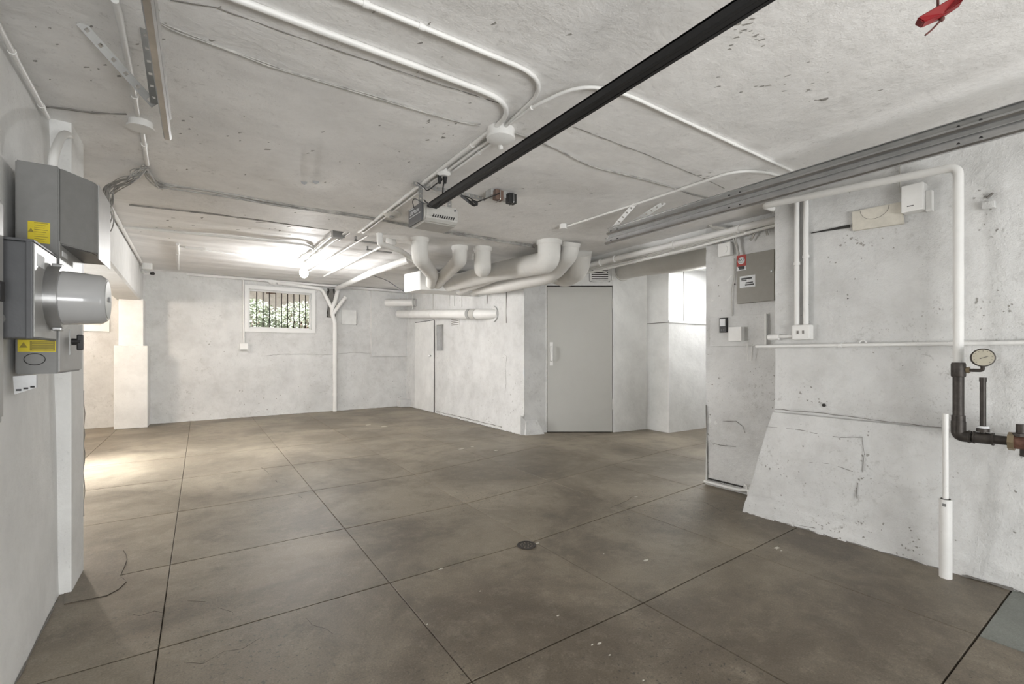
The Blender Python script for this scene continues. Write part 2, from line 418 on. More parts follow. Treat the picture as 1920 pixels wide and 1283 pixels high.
for px in (481, 493, 505, 517, 528, 539.5, 551, 562, 573):
    p = on(px, 580, 1, yb(1.5)+.25); MB().tube([(p.x, yb(p.x)+.25, wz0-.1), (p.x, yb(p.x)+.25, wz1+.1)], .009, 8).build('bar', IRON, gr)
for z in (wz0-.08, wz1+.06):
    MB().box((wx0-.1, yb(wx0)+.24, z-.01), (wx1+.15, yb(wx1)+.27, z+.01)).build('crossbar', IRON, gr)
# ---- utility room wall (long, faces left) and angled door wall, passage walls
AX = 4.0
dY0, dY1 = on(780, 700, 0, AX).y, on(815, 700, 0, AX).y
dz = on(815, 601, 0, AX).z
hY0, hY1 = on(818, 630, 0, AX).y, on(832, 630, 0, AX).y
hz1, hz0 = on(825, 608, 0, AX).z, on(825, 659, 0, AX).z
def skipu(u, v):
    y = 10.5+(5.6-10.5)*u; z = 2.8*v
    return hY1 < y < hY0 and hz0 < z < hz1
wu = grid('wall_utility_left', (AX, 10.5, 0), (AX, 5.6, 0), (AX, 5.6, 2.8), (AX, 10.5, 2.8), 120, 60, WROUGH, .008, 2.5, skip=skipu, fine=.4)
for v in wu.data.vertices:
    if v.co.z < .3: v.co.x -= .04*(1-v.co.z/.3)*(1 if v.co.y < 8.4 else .3)
    if v.co.y < 5.75:                                   # ragged rounded corner
        k = (5.75-v.co.y)/.15; v.co.x += .03*k*k+.018*noise.noise(Vector((1, v.co.z*6, 3)))*k
MB().box((AX+.13, hY1-.1, hz0-.1), (AX+.16, hY0+.1, hz1+.1)).build('wall_niche_back', GREYL)['kind'] = 'structure'
nb = MB(); nb.box((AX, hY1-.02, hz0-.02), (AX+.14, hY1+.01, hz1+.02)); nb.box((AX, hY0-.01, hz0-.02), (AX+.14, hY0+.02, hz1+.02)); nb.box((AX, hY1, hz0-.02), (AX+.14, hY0, hz0+.01)); nb.box((AX, hY1, hz1-.01), (AX+.14, hY0, hz1+.02))
nb.build('wall_niche', WROUGH)['kind'] = 'structure'
d2 = MB().box((AX-.03, dY1, .01), (AX-.006, dY0, dz), .004).build('door_2', WHITE); d2['kind'] = 'structure'
MB().box((AX-.02, dY1-.012, .0), (AX-.008, dY1-.002, dz+.01)).build('door_gap', DARK, d2)
MB().box((AX-.02, dY1, dz), (AX-.008, dY0, dz+.014)).build('door_gap', DARK, d2)
kp = on(808, 667, 0, AX-.03); MB().ball((kp.x-.035, kp.y, kp.z), .028).tube([(AX-.02, kp.y, kp.z), (kp.x-.02, kp.y, kp.z)], .012, 10).build('door_knob', PIPEW, d2, True)
for px, ya, yb_ in ((843, 553, 574), (852, 553, 574), (866, 553, 576), (913, 551, 570), (949, 540, 606)):
    p = on(px, ya, 0, AX-.006); q = on(px, yb_, 0, AX-.006); MB().box((AX-.008, p.y-.0025, q.z), (AX+.004, p.y+.0025, p.z)).build('seam', CRACK, wu)
gl = thing('wall_grille', 'small painted slatted vent under the long pipe on the utility wall', 'vent', on(854, 605, 0, AX))
a = on(847, 598, 0, AX); b = on(862, 610, 0, AX)
MB().box((AX-.012, b.y, b.z), (AX-.002, a.y, a.z), .002).build('frame', WHITE, gl)
for k in range(4):
    z = b.z+(a.z-b.z)*(k+.5)/4; MB().box((AX-.02, b.y+.02, z-.006), (AX-.01, a.y-.02, z+.006)).build('slat', CRACK, gl)
crack(wu, [on(x, y, 0, AX-.008) for x, y in [(946, 665), (950, 668), (948, 690), (949, 720), (947, 735)]], .0022)
crack(wu, [on(x, y, 0, AX-.045) for x, y in [(818, 772), (850, 779), (880, 786), (940, 801)]], .008)
# door wall
B_ = Vector((4.40, 5.553, 0)); C_ = Vector((5.27, 4.966, 0)); D_ = Vector((5.94, 4.875, 0)); E_ = Vector((5.93, 4.455, 0)); F_ = Vector((6.85, 4.41, 0))
A_ = Vector((4.03, 5.6, 0)); up = Vector((0, 0, 2.8))
wa = grid('wall_utility_corner', A_, B_, B_+up, A_+up, 14, 60, WROUGH, .012, 4, fine=.5)
dd = (C_-B_).normalized(); dn = Vector((dd.y, -dd.x, 0))
if dn.y > 0: dn = -dn
ztop = 2.262
# wall round the door
wd = grid('wall_door_side', B_+Vector((0, 0, ztop)), C_+Vector((0, 0, ztop)), C_+up, B_+up, 20, 10, WHITE, .003)
jm = MB()
jm.prism([B_-dn*.06, B_+dd*.02-dn*.06, B_+dd*.02, B_], (0, 0, ztop+.01)); jm.prism([C_-dn*.06, C_-dn*.06-dd*.01, C_-dd*.01, C_], (0, 0, ztop+.01))
jm.build('door_jamb', WHITE, wd)
bk = MB().prism([B_-dn*.05, C_-dn*.05, C_-dn*.06, B_-dn*.06], (0, 0, 2.3)).build('door_gap', DARK, wd)
p0, p1 = B_+dd*.030, C_-dd*.020
d1 = MB().prism([p0+dn*.004-dn*.04+Vector((0, 0, .012)), p1+dn*.004-dn*.04+Vector((0, 0, .012)), p1+dn*.004+Vector((0, 0, .012)), p0+dn*.004+Vector((0, 0, .012))], (0, 0, ztop-.03)).build('door_1', DOORM); d1['kind'] = 'structure'
hp = p0+dd*.06
hm = MB().tube(bend([hp+dn*.0+Vector((0, 0, 1.1)), hp+dn*.06+Vector((0, 0, 1.1)), hp+dn*.06+Vector((0, 0, 1.32)), hp+Vector((0, 0, 1.32))], .02), .012, 8)
hm.prism([hp-dd*.025+dn*.004+Vector((0, 0, 1.03)), hp+dd*.025+dn*.004+Vector((0, 0, 1.03)), hp+dd*.025+dn*.010+Vector((0, 0, 1.03)), hp-dd*.025+dn*.010+Vector((0, 0, 1.03))], (0, 0, .36))
hm.build('door_handle', PIPEW, d1, True)
for z in (.35, 1.9):
    q = p1+dd*.012; MB().tube([q+dn*.012+Vector((0, 0, z)), q+dn*.012+Vector((0, 0, z+.16))], .012, 8).build('hinge', PIPEW, d1, True)
def onDW(px, py):   # on the door wall
    D = ray(px, py); n = dn; t = (B_-Vector((0, 0, 1.2))).dot(n)/D.dot(n); return Vector((0, 0, 1.2))+D*t
vg = thing('vent_grille', 'slatted vent grille set in the wall above the closed grey door', 'vent', onDW(1125, 517))
a = onDW(1106, 529); b = onDW(1143, 505)
def dwbox(a, b, d0, d1, m=None):
    m = m or MB(); m.prism([Vector((a.x, a.y, a.z))+dn*d0, Vector((b.x, b.y, a.z))+dn*d0, Vector((b.x, b.y, a.z))+dn*d1, Vector((a.x, a.y, a.z))+dn*d1], (0, 0, b.z-a.z)); return m
dwbox(a, b, .004, .010).build('backing', DARK, vg)
for k in range(6):
    q0 = onDW(1109, 526.3-k*3.95); q1 = onDW(1140, 526.3-k*3.95); q1.z = q0.z+.016; dwbox(q0, q1, .008, .022).build('slat', WHITE, vg)
fm = MB(); dwbox(a, Vector((b.x, b.y, a.z+.02)), .004, .018, fm); dwbox(Vector((a.x, a.y, b.z-.02)), b, .004, .018, fm)
q = a.lerp(b, .08); dwbox(a, Vector((q.x, q.y, b.z)), .004, .018, fm); q = a.lerp(b, .92); dwbox(Vector((q.x, q.y, a.z)), b, .004, .018, fm)
fm.build('frame', WHITE, vg)
a = onDW(1147, 526); b = onDW(1153, 503)
dwbox(a, b, .003, .012).build('hinge_plate', WHITE, wd)
# rest of passage
grid('wall_passage_left', C_, D_, D_+up, C_+up, 20, 40, WHITE, .003)
wz = 1.69
we = MB(); we.prism([D_, E_, E_+Vector((.02, .3, 0)), D_+Vector((.1, 0, 0))], (0, 0, 2.8)); we.build('wall_passage_return', WHITE)['kind'] = 'structure'
G_ = F_+(F_-E_)*1.2
grid('wall_passage_back', E_, G_, G_+Vector((0, 0, wz)), E_+Vector((0, 0, wz)), 40, 30, WHITE, .006, fine=.4)
rec = Vector((0.02, .35, 0))
MB().prism([E_-Vector((0, .012, 0)), G_-Vector((0, .012, 0)), G_+rec, E_+rec], (0, 0, .03)).build('trim_2', BRIGHT)['kind'] = 'structure'
bpy.data.objects['trim_2'].location.z = wz
grid('wall_lightwell_back', E_+rec+Vector((0, 0, wz)), G_+rec+Vector((0, 0, wz)), G_+rec+up, E_+rec+up, 20, 14, BRIGHT, .003)
q = MB(); p = on(1280, 550, 1, 4.45+.33); q.box((p.x-.003, p.y-.02, wz+.03), (p.x+.003, p.y+.02, 2.7)); q.build('seam', CRACK, bpy.data.objects['wall_lightwell_back'])
for k, (px, yy) in enumerate(((1213, 612), (1254, 608))): pass
MB().prism([C_+(D_-C_)*.98+Vector((0, -.012, 0)), E_+Vector((-.012, -.01, 0)), E_+Vector((.0, .0, 0)), D_], (0, 0, .008)).build('crack', CRACK, bpy.data.objects['wall_passage_return']).location.z = wz
s = MB().box((8.2, 1.5, 0), (8.3, 5.2, 2.8)); s.box((3.9, .9, 0), (8.3, 1.0, 2.8)); s.build('wall_passage_right', WHITE)['kind'] = 'structure'
# ---- right wall: stub, main, battered base
SX, RX = 3.87, 3.56
YE = on(1453, 600, 0, RX).y
ws = grid('wall_stub', (SX, 2.5, 0), (SX, 1.3, 0), (SX, 1.3, CZ), (SX, 2.5, CZ), 40, 70, WROUGH, .008, 3, fine=.5)
MB().box((SX+.006, 1.2, 0), (SX+.3, 2.495, 2.7), .01).build('wall_stub_core', WHITE)['kind'] = 'structure'
wr = grid('wall_right', (RX, YE, .72), (RX, -2, .72), (RX, -2, CZ+.02), (RX, YE, CZ+.02), 110, 50, WROUGH, .010, 2.2, fine=.35)
e = MB().box((RX+.012, 1.2, .7), (SX+.02, YE-.004, CZ), 0).build('wall_right_end', WHITE); e['kind'] = 'structure'
zl = .77
YT = on(1449, 772, 0, RX-.035).y
bt = grid('wall_right_base', (3.425, 1.905, 0), (3.425, -2, 0), (RX-.035, -2, zl), (RX-.035, YT, zl), 120, 36, WROUGH, .010, 3, fine=.5)
for v in bt.data.vertices:
    if v.co.z < .12: v.co.x += .010*noise.noise(v.co*14)-.004
    # raised plaster patch near the leaning end
    if 1.14 < v.co.y < 1.84 and .14 < v.co.z < .70-.06*(1.8-v.co.y): v.co.x -= .008
lg = MB().prism([(RX-.035, -2, zl), (RX-.035, YT, zl), (RX+.02, YT, zl+.008), (RX+.02, -2, zl+.008)], (0, 0, -.006)).build('ledge', WROUGH, bt)
MB().prism([(3.428, 1.90, 0), (RX-.03, YT-.003, zl), (SX+.02, YT-.003, zl), (SX+.02, 1.90, 0)], (0, -.02, 0)).build('end_face', WROUGH, bt)
crack(bt, [on(x, y, 0, RX-.03) for x, y in [(1453, 768), (1530, 774), (1640, 788), (1765, 802)]], .0035)
def onB(px, py): # on battered base
    p = on(px, py, 0, 3.5)
    for _ in range(5): p = on(px, py, 0, 3.42+.105*max(0, p.z)/zl)
    return p
for a in ([(1438, 800), (1500, 806), (1560, 818), (1618, 820), (1622, 850), (1619, 885)], [(1350, 793), (1350, 793)][:0], [(1519, 867), (1560, 870), (1600, 884)], [(1500, 985), (1530, 990)], [(1610, 905), (1606, 940)]):
    if a: crack(bt, [onB(x, y)-Vector((.012, 0, 0)) for x, y in a], .0028)
crack(bt, [onB(x, y)-Vector((.010, 0, 0)) for x, y in [(1795, 1082), (1815, 1080), (1850, 1090), (1900, 1105)]], .010)
for a in ([(1355, 790), (1380, 790), (1393, 800), (1397, 812)], [(1333, 830), (1350, 835), (1380, 838)], [(1326, 900), (1345, 903), (1365, 912), (1385, 918)]):
    crack(ws, [on(x, y, 0, SX-.007) for x, y in a], .0035)
crack(ws, [on(x, y, 0, SX-.006) for x, y in [(1324, 760), (1325, 800), (1326, 850), (1327, 900)]], .006)
for px, py, r_ in ((1545, 760, .012), (1378, 533, .006), (1590, 560, .004)):
    X = SX if px < 1450 else RX
    p = on(px, py, 0, X-.006); MB().tube([p, p-Vector((.004, 0, 0))], r_, 8).build('nail_hole', DARK, ws if px < 1450 else wr)
# slit
a = [on(x, y, 0, RX-.012) for x, y in [(1520, 437), (1594, 421), (1594, 427), (1522, 438)]]
MB().prism(a, (-.004, 0, 0)).build('open_slit', DARK, wr)
# ---- ceilings
ce = MB().box((-1.0, -2.0, CZ), (4.1, 4.5, 2.95)).build('ceiling', CEIL); ce['kind'] = 'structure'
# uneven underside: subdivided skin
ce.data.materials[0] = CEIL
sk = grid('ceiling_skin', (-1.0, 4.5, CZ-.004), (4.1, 4.5, CZ-.004), (4.1, -2, CZ-.004), (-1.0, -2, CZ-.004), 130, 160, CEIL, .007, 1.8, kind=None, parent=ce, fine=.25)
for v in sk.data.vertices: v.co.z = min(v.co.z, CZ-.0005)
cf = grid('ceiling_far', (-3.2, 10.6, farz(10.6)), (4.1, 10.6, farz(10.6)), (4.1, 4.49, farz(4.49)), (-3.2, 4.49, farz(4.49)), 120, 150, CEILF, .006, 2.0, fine=.3)
for v in cf.data.vertices:   # shuttering board marks running across
    k = int((v.co.y-4.5)/.24); v.co.z += (.006 if k % 2 else -.004)+.004*math.sin(k*12.9)
s = MB().box((-3.2, 3.2, 2.78), (-1.0, 4.6, 2.9)); s.box((-3.3, 4.4, 2.8), (4.2, 10.8, 2.95)); s.build('roof_slab', WHITE)['kind'] = 'structure'
s = MB().box((3.95, 1.0, 2.66), (8.3, 6.2, 2.8)).build('ceiling_passage', WHITE); s['kind'] = 'structure'
s = MB().box((3.87, 2.45, 2.245), (4.10, 4.1, 2.63), .008).build('beam_right', WHITE); s['kind'] = 'structure'
s = MB().box((-.2, yb(0)-.06, 2.62), (4.0, yb(0)+.25, 2.66)); 
s.build('trim_3', WHITE)['kind'] = 'structure'
# long hairline joints of the ceiling slab
def CE(px, py, off=0): return onz(px, py, CZ-off)
crack(ce, [CE(*p, .006) for p in [(320, 0), (405, 14), (560, 70), (800, 150), (940, 195)]], .0025)
crack(ce, [CE(*p, .006) for p in [(1075, 238), (1200, 285), (1320, 335), (1368, 358)]], .0025)
crack(ce, [CE(*p, .007) for p in [(84, 200), (130, 205), (180, 212), (237, 214)]], .006)
crack(ce, [CE(*p, .006) for p in [(1540, 187), (1553, 184)]], .006)
for p in [(570, 340), (592, 339)]: MB().tube([CE(*p, 0), CE(*p, .006)], .022, 8).build('chip', GREY, ce)
# garage door opening behind the camera is left open to the sky; header above it
MB().box((-.8, -2.1, 2.2), (3.8, -1.95, 2.6)).build('wall_front_header', WHITE)['kind'] = 'structure'
# ================================================================== THINGS
def conduit(name, label, cat, pts, r, mat=PIPEW, rad=.08, n=10, group=None, clips=(), clipname='clamp', sp=False):
    P = spline(pts) if sp else bend(pts, rad)
    t = thing(name, label, cat, tuple(Vector(pts[0])), group)
    MB().tube(P, r, n).build('tube', mat, t, True)
    L = [Vector(p) for p in pts]
    for seg, f in clips:
        a, b = L[seg], L[seg+1]; c = a.lerp(b, f); d = (b-a).normalized()
        MB().tube([c-d*.010, c+d*.010], r*1.28, n).build(clipname, mat, t, True)
    return t
# ceiling conduits ------------------------------------------------
o = .015
A1 = [CE(500, 0, o), CE(760, 105, o), CE(935, 164, o)]
yA = 1.735
conduit('ceiling_conduit', 'thick painted conduit sweeping a quarter bend then running to the back bulb', 'conduit',
        [(-.5, yA, CZ-o), (1.238, yA, CZ-o), (1.245, 4.42, CZ-o), (1.25, 4.6, farz(4.6)-.03), (1.235, 5.3, farz(5.3)-.05)], .0120, rad=[0, .22, .1, .1, 0], clips=((1, .18), (1, .45), (1, .6), (1, .8)))
conduit('ceiling_conduit', 'slimmer painted conduit hugging the right side of the thick ceiling conduit', 'conduit',
        [CE(940, 250, o), (1.283, 2.2, CZ-o), (1.285, 4.42, CZ-o), (1.29, 4.6, farz(4.6)-.03), (1.275, 5.3, farz(5.3)-.05)], .0095, rad=.08, clips=((1, .3), (1, .7)))
conduit('ceiling_conduit', 'painted conduit with a clamp curving just outside the thick quarter bend', 'conduit',
        [(.10, 1.53, CZ-o), (1.235, 1.50, CZ-o), (1.275, 1.93, CZ-o)], .0095, rad=[0, .2, 0], clips=((0, .31), (0, .48)))
conduit('ceiling_conduit', 'conduit arching off the round junction box toward the right steel track', 'conduit',
        [CE(958, 232, .03), CE(1000, 200, .05), (1.32, 1.43, CZ-.035), (1.55, 1.40, CZ-.012), (3.52, 1.40, CZ-.010)], .008, rad=[0, .06, .16, .1, 0], clips=((0, .9), (3, .3), (3, .45)))
jb = thing('junction_box', 'round painted ceiling junction box where the conduits meet', 'junction box', (1.30, 2.02, CZ))
MB().tube([(1.29, 2.0, CZ), (1.29, 2.0, CZ-.045)], [.072, .070], 24).build('box', PIPEW, jb, True)
MB().tube([(1.29, 2.0, CZ-.045), (1.29, 2.0, CZ-.055), (1.29, 2.0, CZ-.075)], [.076, .074, .035], 24).build('cover', PIPEW, jb, True)
MB().tube([(1.30, 2.02, CZ-.07), (1.31, 2.03, CZ-.085)], .012, 8).build('knob', PIPEW, jb, True)
conduit('ceiling_conduit', 'short thin conduit between the round junction box and the ceiling outlet', 'conduit', [(1.315, 2.05, CZ-.02), (1.315, 2.60, CZ-.018)], .010, clips=((0, .4),))
oc = CE(832, 318, 0)
ou = thing('ceiling_outlet', 'round ceiling outlet with two black plugs above the door opener', 'outlet', tuple(oc))
MB().tube([oc, oc-Vector((0, 0, .03)), oc-Vector((0, 0, .045))], [.042, .045, .032], 20).build('outlet_box', PIPEW, ou, True)
# main far conduits
def FZ(px, py, off=0):
    p = onz(px, py, 2.5)
    for _ in range(8): p = onz(px, py, farz(p.y)-off)
    return p
jx = FZ(632, 438, .03)
t = thing('junction_box', 'small square grey box breaking the conduit pair behind the slab edge', 'junction box', tuple(jx))
MB().box(jx-Vector((.05, .05, .045)), jx+Vector((.06, .05, .03)), .004).build('box', GREYL, t)
MB().box(jx-Vector((.055, .056, .05)), jx+Vector((.065, -.048, .03)), .002).build('cover', GREY, t)
bx = FZ(570, 487, .0)
conduit('ceiling_conduit', 'left conduit of the pair ending over the lit bulb', 'conduit', [jx+Vector((-.03, .06, -.01)), Vector((bx.x-.04, bx.y-.05, farz(bx.y)-.03))], .016)
conduit('ceiling_conduit', 'right conduit of the pair ending over the lit bulb', 'conduit', [jx+Vector((.04, .06, -.01)), Vector((bx.x+.03, bx.y-.05, farz(bx.y)-.03))], .013)
lf = thing('bulb_fixture', 'bare lit bulb in a porcelain holder on the far ceiling', 'ceiling light', (bx.x, bx.y, farz(bx.y)))
bz = farz(bx.y)
MB().tube([(bx.x, bx.y, bz), (bx.x, bx.y, bz-.05)], .06, 20).build('ceiling_box', PIPEW, lf, True)
MB().tube([(bx.x, bx.y, bz-.05), (bx.x, bx.y, bz-.07), (bx.x, bx.y, bz-.11)], [.055, .05, .028], 20).build('holder', PIPEW, lf, True)
MB().tube([(bx.x, bx.y, bz-.11), (bx.x, bx.y, bz-.13), (bx.x, bx.y, bz-.17), (bx.x, bx.y, bz-.215), (bx.x, bx.y, bz-.25), (bx.x, bx.y, bz-.265)], [.02, .035, .058, .058, .035, .008], 16).build('bulb', BULB, lf, True)
BO = bpy.data.objects['bulb_light']; BO.location = (bx.x, bx.y-.0, bz-.33)
P = [Vector((wl(6.1, 2.5), 6.2, farz(6.2)-.02)), FZ(575, 459, .02), FZ(590, 468, .02), Vector((bx.x-.09, bx.y-.04, bz-.03))]
conduit('ceiling_conduit', 'conduit from the left beam bending sharply toward the lit bulb', 'conduit', P, .014, rad=.12, clips=((0, .15), (0, .3)))
P = [FZ(330, 462, .02), FZ(450, 478, .02), FZ(556, 491, .02)]
conduit('ceiling_conduit', 'thin conduit from the white connector strip to the lit bulb', 'conduit', P, .010, clips=((0, .7),))
cs = FZ(365, 463, .0); t = thing('connector_strip', 'flat white connector strip on the far left ceiling', 'junction box', tuple(cs))
MB().box(cs+Vector((-.10, -.03, -.035)), cs+Vector((.12, .03, 0)), .006).build('body', PIPEW, t)
MB().box(cs+Vector((-.07, -.02, -.04)), cs+Vector((.09, .02, -.034)), .002).build('lid', PIPEW, t)
P = [FZ(333, 458, .02), FZ(334, 505, .02)]
conduit('ceiling_conduit', 'short drop of conduit between the connector strip and back wall', 'conduit', P, .018, clips=((0, .3),))
P = [FZ(655, 445, .02), FZ(655, 452, .03)]
# thin pipes on the right of the bulb
P = [FZ(690, 437, 0), FZ(690, 442, .05), FZ(575, 512, .05)]
conduit('ceiling_pipe', 'slim straight pipe slanting from a bracket toward the lit bulb', 'pipe', P, .011, rad=.02)
P = [FZ(735, 452, .0), FZ(722, 459, .05), FZ(608, 518, .05)]
conduit('ceiling_pipe', 'slim straight pipe just left of the large drain arm', 'pipe', P, .015, rad=.02, clips=((1, .12),))
for px, py, g in ((668, 444, 'left'), (690, 462, 'right')):
    p = FZ(px, py, .0); t = thing('ceiling_bracket', 'grey flat bracket strip crossing over the %s slim pipe' % ('longer' if g == 'left' else 'shorter'), 'bracket', tuple(p))
    MB().box(p+Vector((-.02, -.02, -.05)), p+Vector((.30, .02, -.035)), .002).build('strip', GREYL, t)
    MB().box(p+Vector((-.02, -.02, -.05)), p+Vector((.0, .02, 0)), .002).build('foot', GREYL, t)
# large drain from ceiling to the back-wall stack
S0 = on(628, 660, 1, yb(2.2)-.10)
top = on(632, 545, 1, yb(2.2)-.12)
dr = thing('drain_stack', 'white drain stack on the back wall branching like a tree beside the window', 'pipe', (S0.x, S0.y, 0))
fl0 = on(628, 600, 1, S0.y)
kn = Vector((S0.x, S0.y, on(628, 603, 1, S0.y).z)); k2 = on(623, 590, 1, S0.y); k3 = on(623, 577, 1, S0.y)
MB().tube(bend([(S0.x, S0.y, 0), kn, k2, k3, on(628, 567, 1, S0.y), top+Vector((.02, .02, .0))], .05), .043, 16).build('main_pipe', PIPEW, dr, True)
up1 = [top+Vector((.02, .02, -.02)), on(632, 541, 1, S0.y), FZ(700, 510, .12), FZ(768, 487, .12)]
MB().tube(bend(up1, .06), [.047]*len(bend(up1, .06)), 16).build('ceiling_arm', PIPEW, dr, True)
arm = [k3+Vector((0, 0, -.02)), on(605, 545, 1, S0.y), on(598, 541, 1, S0.y), on(520, 530, 1, S0.y)]
MB().tube(bend(arm, .06), .04, 14).build('left_arm', PIPEW, dr, True)
for px in (525, 512):
    p = on(px, 529.5, 1, S0.y); d = Vector((1, 0, -.11)); MB().tube([p-d*.04, p+d*.04], .055, 14).build('coupling', PIPEW, dr, True)
p = on(508, 528, 1, S0.y); MB().tube([p-Vector((.04, 0, 0)), p+Vector((.03, .0, .0))], [.045, .07], 14).build('end_cap', PIPEW, dr, True)
brn = [k2+Vector((0, 0, .0)), on(648, 557, 1, S0.y-.04)]
MB().tube(brn, .04, 14).build('branch', PIPEW, dr, True)
MB().tube([brn[1]-(brn[1]-brn[0]).normalized()*.04, brn[1]], .052, 14).build('branch_hub', PIPEW, dr, True)
for yy, z in ((740, 0), ):
    c = on(628, 740, 1, S0.y); MB().tube([c-Vector((0, 0, .03)), c+Vector((0, 0, .03))], .05, 14).build('coupling', PIPEW, dr, True)
hc = FZ(722, 500, .0); MB().tube([hc, hc-Vector((0, 0, .16))], .006, 6).build('hanger', GALVD, dr)
a = on(613, 541, 1, yb(2)-.012); b = on(627, 596, 1, yb(2.1)-.012)
MB().box((a.x+.02, a.y-.004, b.z), (b.x+.03, a.y+.02, a.z)).build('wall_recess', CRACK, wallB)
for xa, za, zb3 in ((a.x+.01, a.z-.05, b.z), (b.x-.02, a.z, b.z+.25), (a.x+.02, a.z, a.z-.12)): crack(wallB, [(xa, a.y-.004, za), (xa+.015, a.y-.006, (za+zb3)/2), (xa, a.y-.004, zb3)], .018, mat=DARK)
a = on(640, 581, 1, yb(2.5)-.01); b = on(668, 609, 1, yb(2.5)-.01)
t = thing('access_panel', 'small square painted access panel right of the white drain stack', 'panel', ((a.x+b.x)/2, a.y, b.z))
MB().box((a.x, a.y-.025, b.z), (b.x, a.y+.02, a.z), .004).build('plate', WHITE, t)
MB().box((b.x, a.y-.02, b.z-.008), (b.x+.008, a.y+.02, a.z)).build('edge_gap', CRACK, t)
# back wall conduit + switch box
bw = lambda px, py, off=.02: on(px, py, 1, yb(on(px, py, 1, 10.15).x)-off)
P = [bw(278, 505, .04), bw(425, 516, .04), bw(640, 537, .04)]
conduit('wall_conduit', 'horizontal conduit along the top edge of the back wall', 'conduit', P, .015, clips=((0, .4), (1, .5)))
P = [bw(440, 518), bw(456, 519), bw(457, 643)]
conduit('wall_conduit', 'conduit dropping beside the small back window to a switch box', 'conduit', P, .015, rad=[0, .12, 0])
a = bw(432, 517); t = thing('junction_box', 'small white box at the top of the back wall conduit', 'junction box', tuple(a))
MB().box(a+Vector((-.09, -.05, -.05)), a+Vector((.09, .03, .03)), .004).build('body', PIPEW, t); MB().box(a+Vector((-.08, -.056, -.045)), a+Vector((.08, -.049, .025)), .002).build('cover', WHITE, t)
a = bw(457, 650); t = thing('switch_box', 'little white switch box on the back wall below its conduit', 'switch', tuple(a))
MB().box(a+Vector((-.07, -.05, -.06)), a+Vector((.07, .03, .06)), .008).build('body', PIPEW, t); MB().box(a+Vector((-.055, -.056, -.075)), a+Vector((.055, -.03, -.055)), .003).build('socket', GREYL, t)
# corner camera
a = on(283, 513, 1, 9.5)
t = thing('corner_camera', 'tiny black-eyed camera poking from the far left ceiling corner', 'camera', tuple(a))
MB().tube([a+Vector((-.13, .12, .06)), a+Vector((-.08, .02, -.01)), a], .016, 8).build('arm', PIPEW, t, True)
MB().tube([a, a+Vector((.035, -.03, .0))], [.022, .026], 12).build('lens', BLKR, t, True)
a = FZ(273, 497, .0)+Vector((0, -.2, 0)); t = thing('junction_box', 'white box in the far left corner below the beam conduit', 'junction box', tuple(a))
MB().box(a+Vector((-.02, -.06, -.10)), a+Vector((.10, .10, 0)), .006).build('body', PIPEW, t); MB().box(a+Vector((-.01, -.066, -.09)), a+Vector((.09, -.058, -.01)), .002).build('cover', WHITE, t)
# big conduit along beam / left
P = [on(97, 325, 0, -.50), on(103, 285, 0, -.50), on(120, 252, 0, -.525), on(138, 264, 0, -.56), on(166, 312, 0, -.60), on(205, 385, 0, -.645), on(265, 492, 0, -.75)]
conduit('wall_conduit', 'fat conduit arching from the grey service panel and along the beam', 'conduit', P, .016, sp=True)
P = [(wl(1.2, 2.3)+.02, 1.2, CZ-.04), (wl(3, 2.3)+.02, 3.0, CZ-.06)]
conduit('wall_conduit', 'slim conduit in the corner between left wall and near ceiling', 'conduit', [P[0], (wl(2.2, 2.3)+.02, 2.2, CZ-.05), P[1]], .010, clips=((0, .9), (1, .3), (1, .85)))
P = [CE(215, 0, .02), CE(222, 22, .02), CE(250, 165, .02), CE(258, 215, .015)]
conduit('ceiling_conduit', 'conduit snaking beside the left steel track to the round cap', 'conduit', P, .011, rad=.05, clips=((2, .3),), sp=False)
rc = CE(264, 228, 0)
t = thing('junction_box', 'round capped ceiling box at the end of the left steel track', 'junction box', tuple(rc))
MB().tube([rc, rc-Vector((0, 0, .03))], .05, 24).build('box', PIPEW, t, True); MB().tube([rc-Vector((0, 0, .03)), rc-Vector((0, 0, .037))], .058, 24).build('cover', PIPEW, t, True)
conduit('ceiling_conduit', 'short conduit from the round cap down to the cable tangle', 'conduit', [CE(266, 242, .015), CE(276, 308, .015)], .012, clips=((0, .4),))
# cable bundles -----------------------------------------------------
def bundle(name, label, pts, n, spreadr, r, seed=0, mat=WIRE, sag=0):
    rnd = random.Random(seed); t = thing(name, label, 'cables', tuple(Vector(pts[0])))
    for k in range(n):
        off = Vector([rnd.uniform(-1, 1)*spreadr for _ in range(3)])
        P = [Vector(p)+off+Vector([rnd.uniform(-1, 1)*spreadr*.8 for _ in range(3)]) for p in pts]
        MB().tube(spline(P, 5), r, 6).build('cable', mat, t, True)
    return t
bundle('cable_bundle', 'tangle of cables drooping off the ceiling over the grey service panel', [CE(275, 315, .02), CE(258, 325, .05), on(240, 335, 2, CZ-.10), at(208, 352, 3.0), at(204, 375, 2.95), at(206, 400, 2.95), at(198, 425, 2.9), at(188, 450, 2.9)], 13, .024, .0032, 1, CABLE)
bundle('cable_bundle', 'cables fanning from the tangle onto the long ceiling cable run', [CE(272, 312, .02), CE(280, 330, .03), CE(292, 345, .03), CE(310, 350, .02)], 9, .014, .0040, 2, CABLE)
P = [CE(x, y, .015) for x, y in [(300, 347), (400, 362), (520, 383), (670, 407), (780, 425), (900, 445), (1000, 462)]]
bundle('cable_run', 'long flat run of painted cables crossing under the slab edge', P, 9, .016, .0055, 3, CABLE)
MB_ = bundle('cable_run', 'thin twin cables from the beam to the conduit pair past the slab edge', [FZ(245, 385, .01), FZ(420, 405, .01), FZ(560, 423, .01), FZ(615, 430, .02)], 3, .008, .006, 4, CABLE)
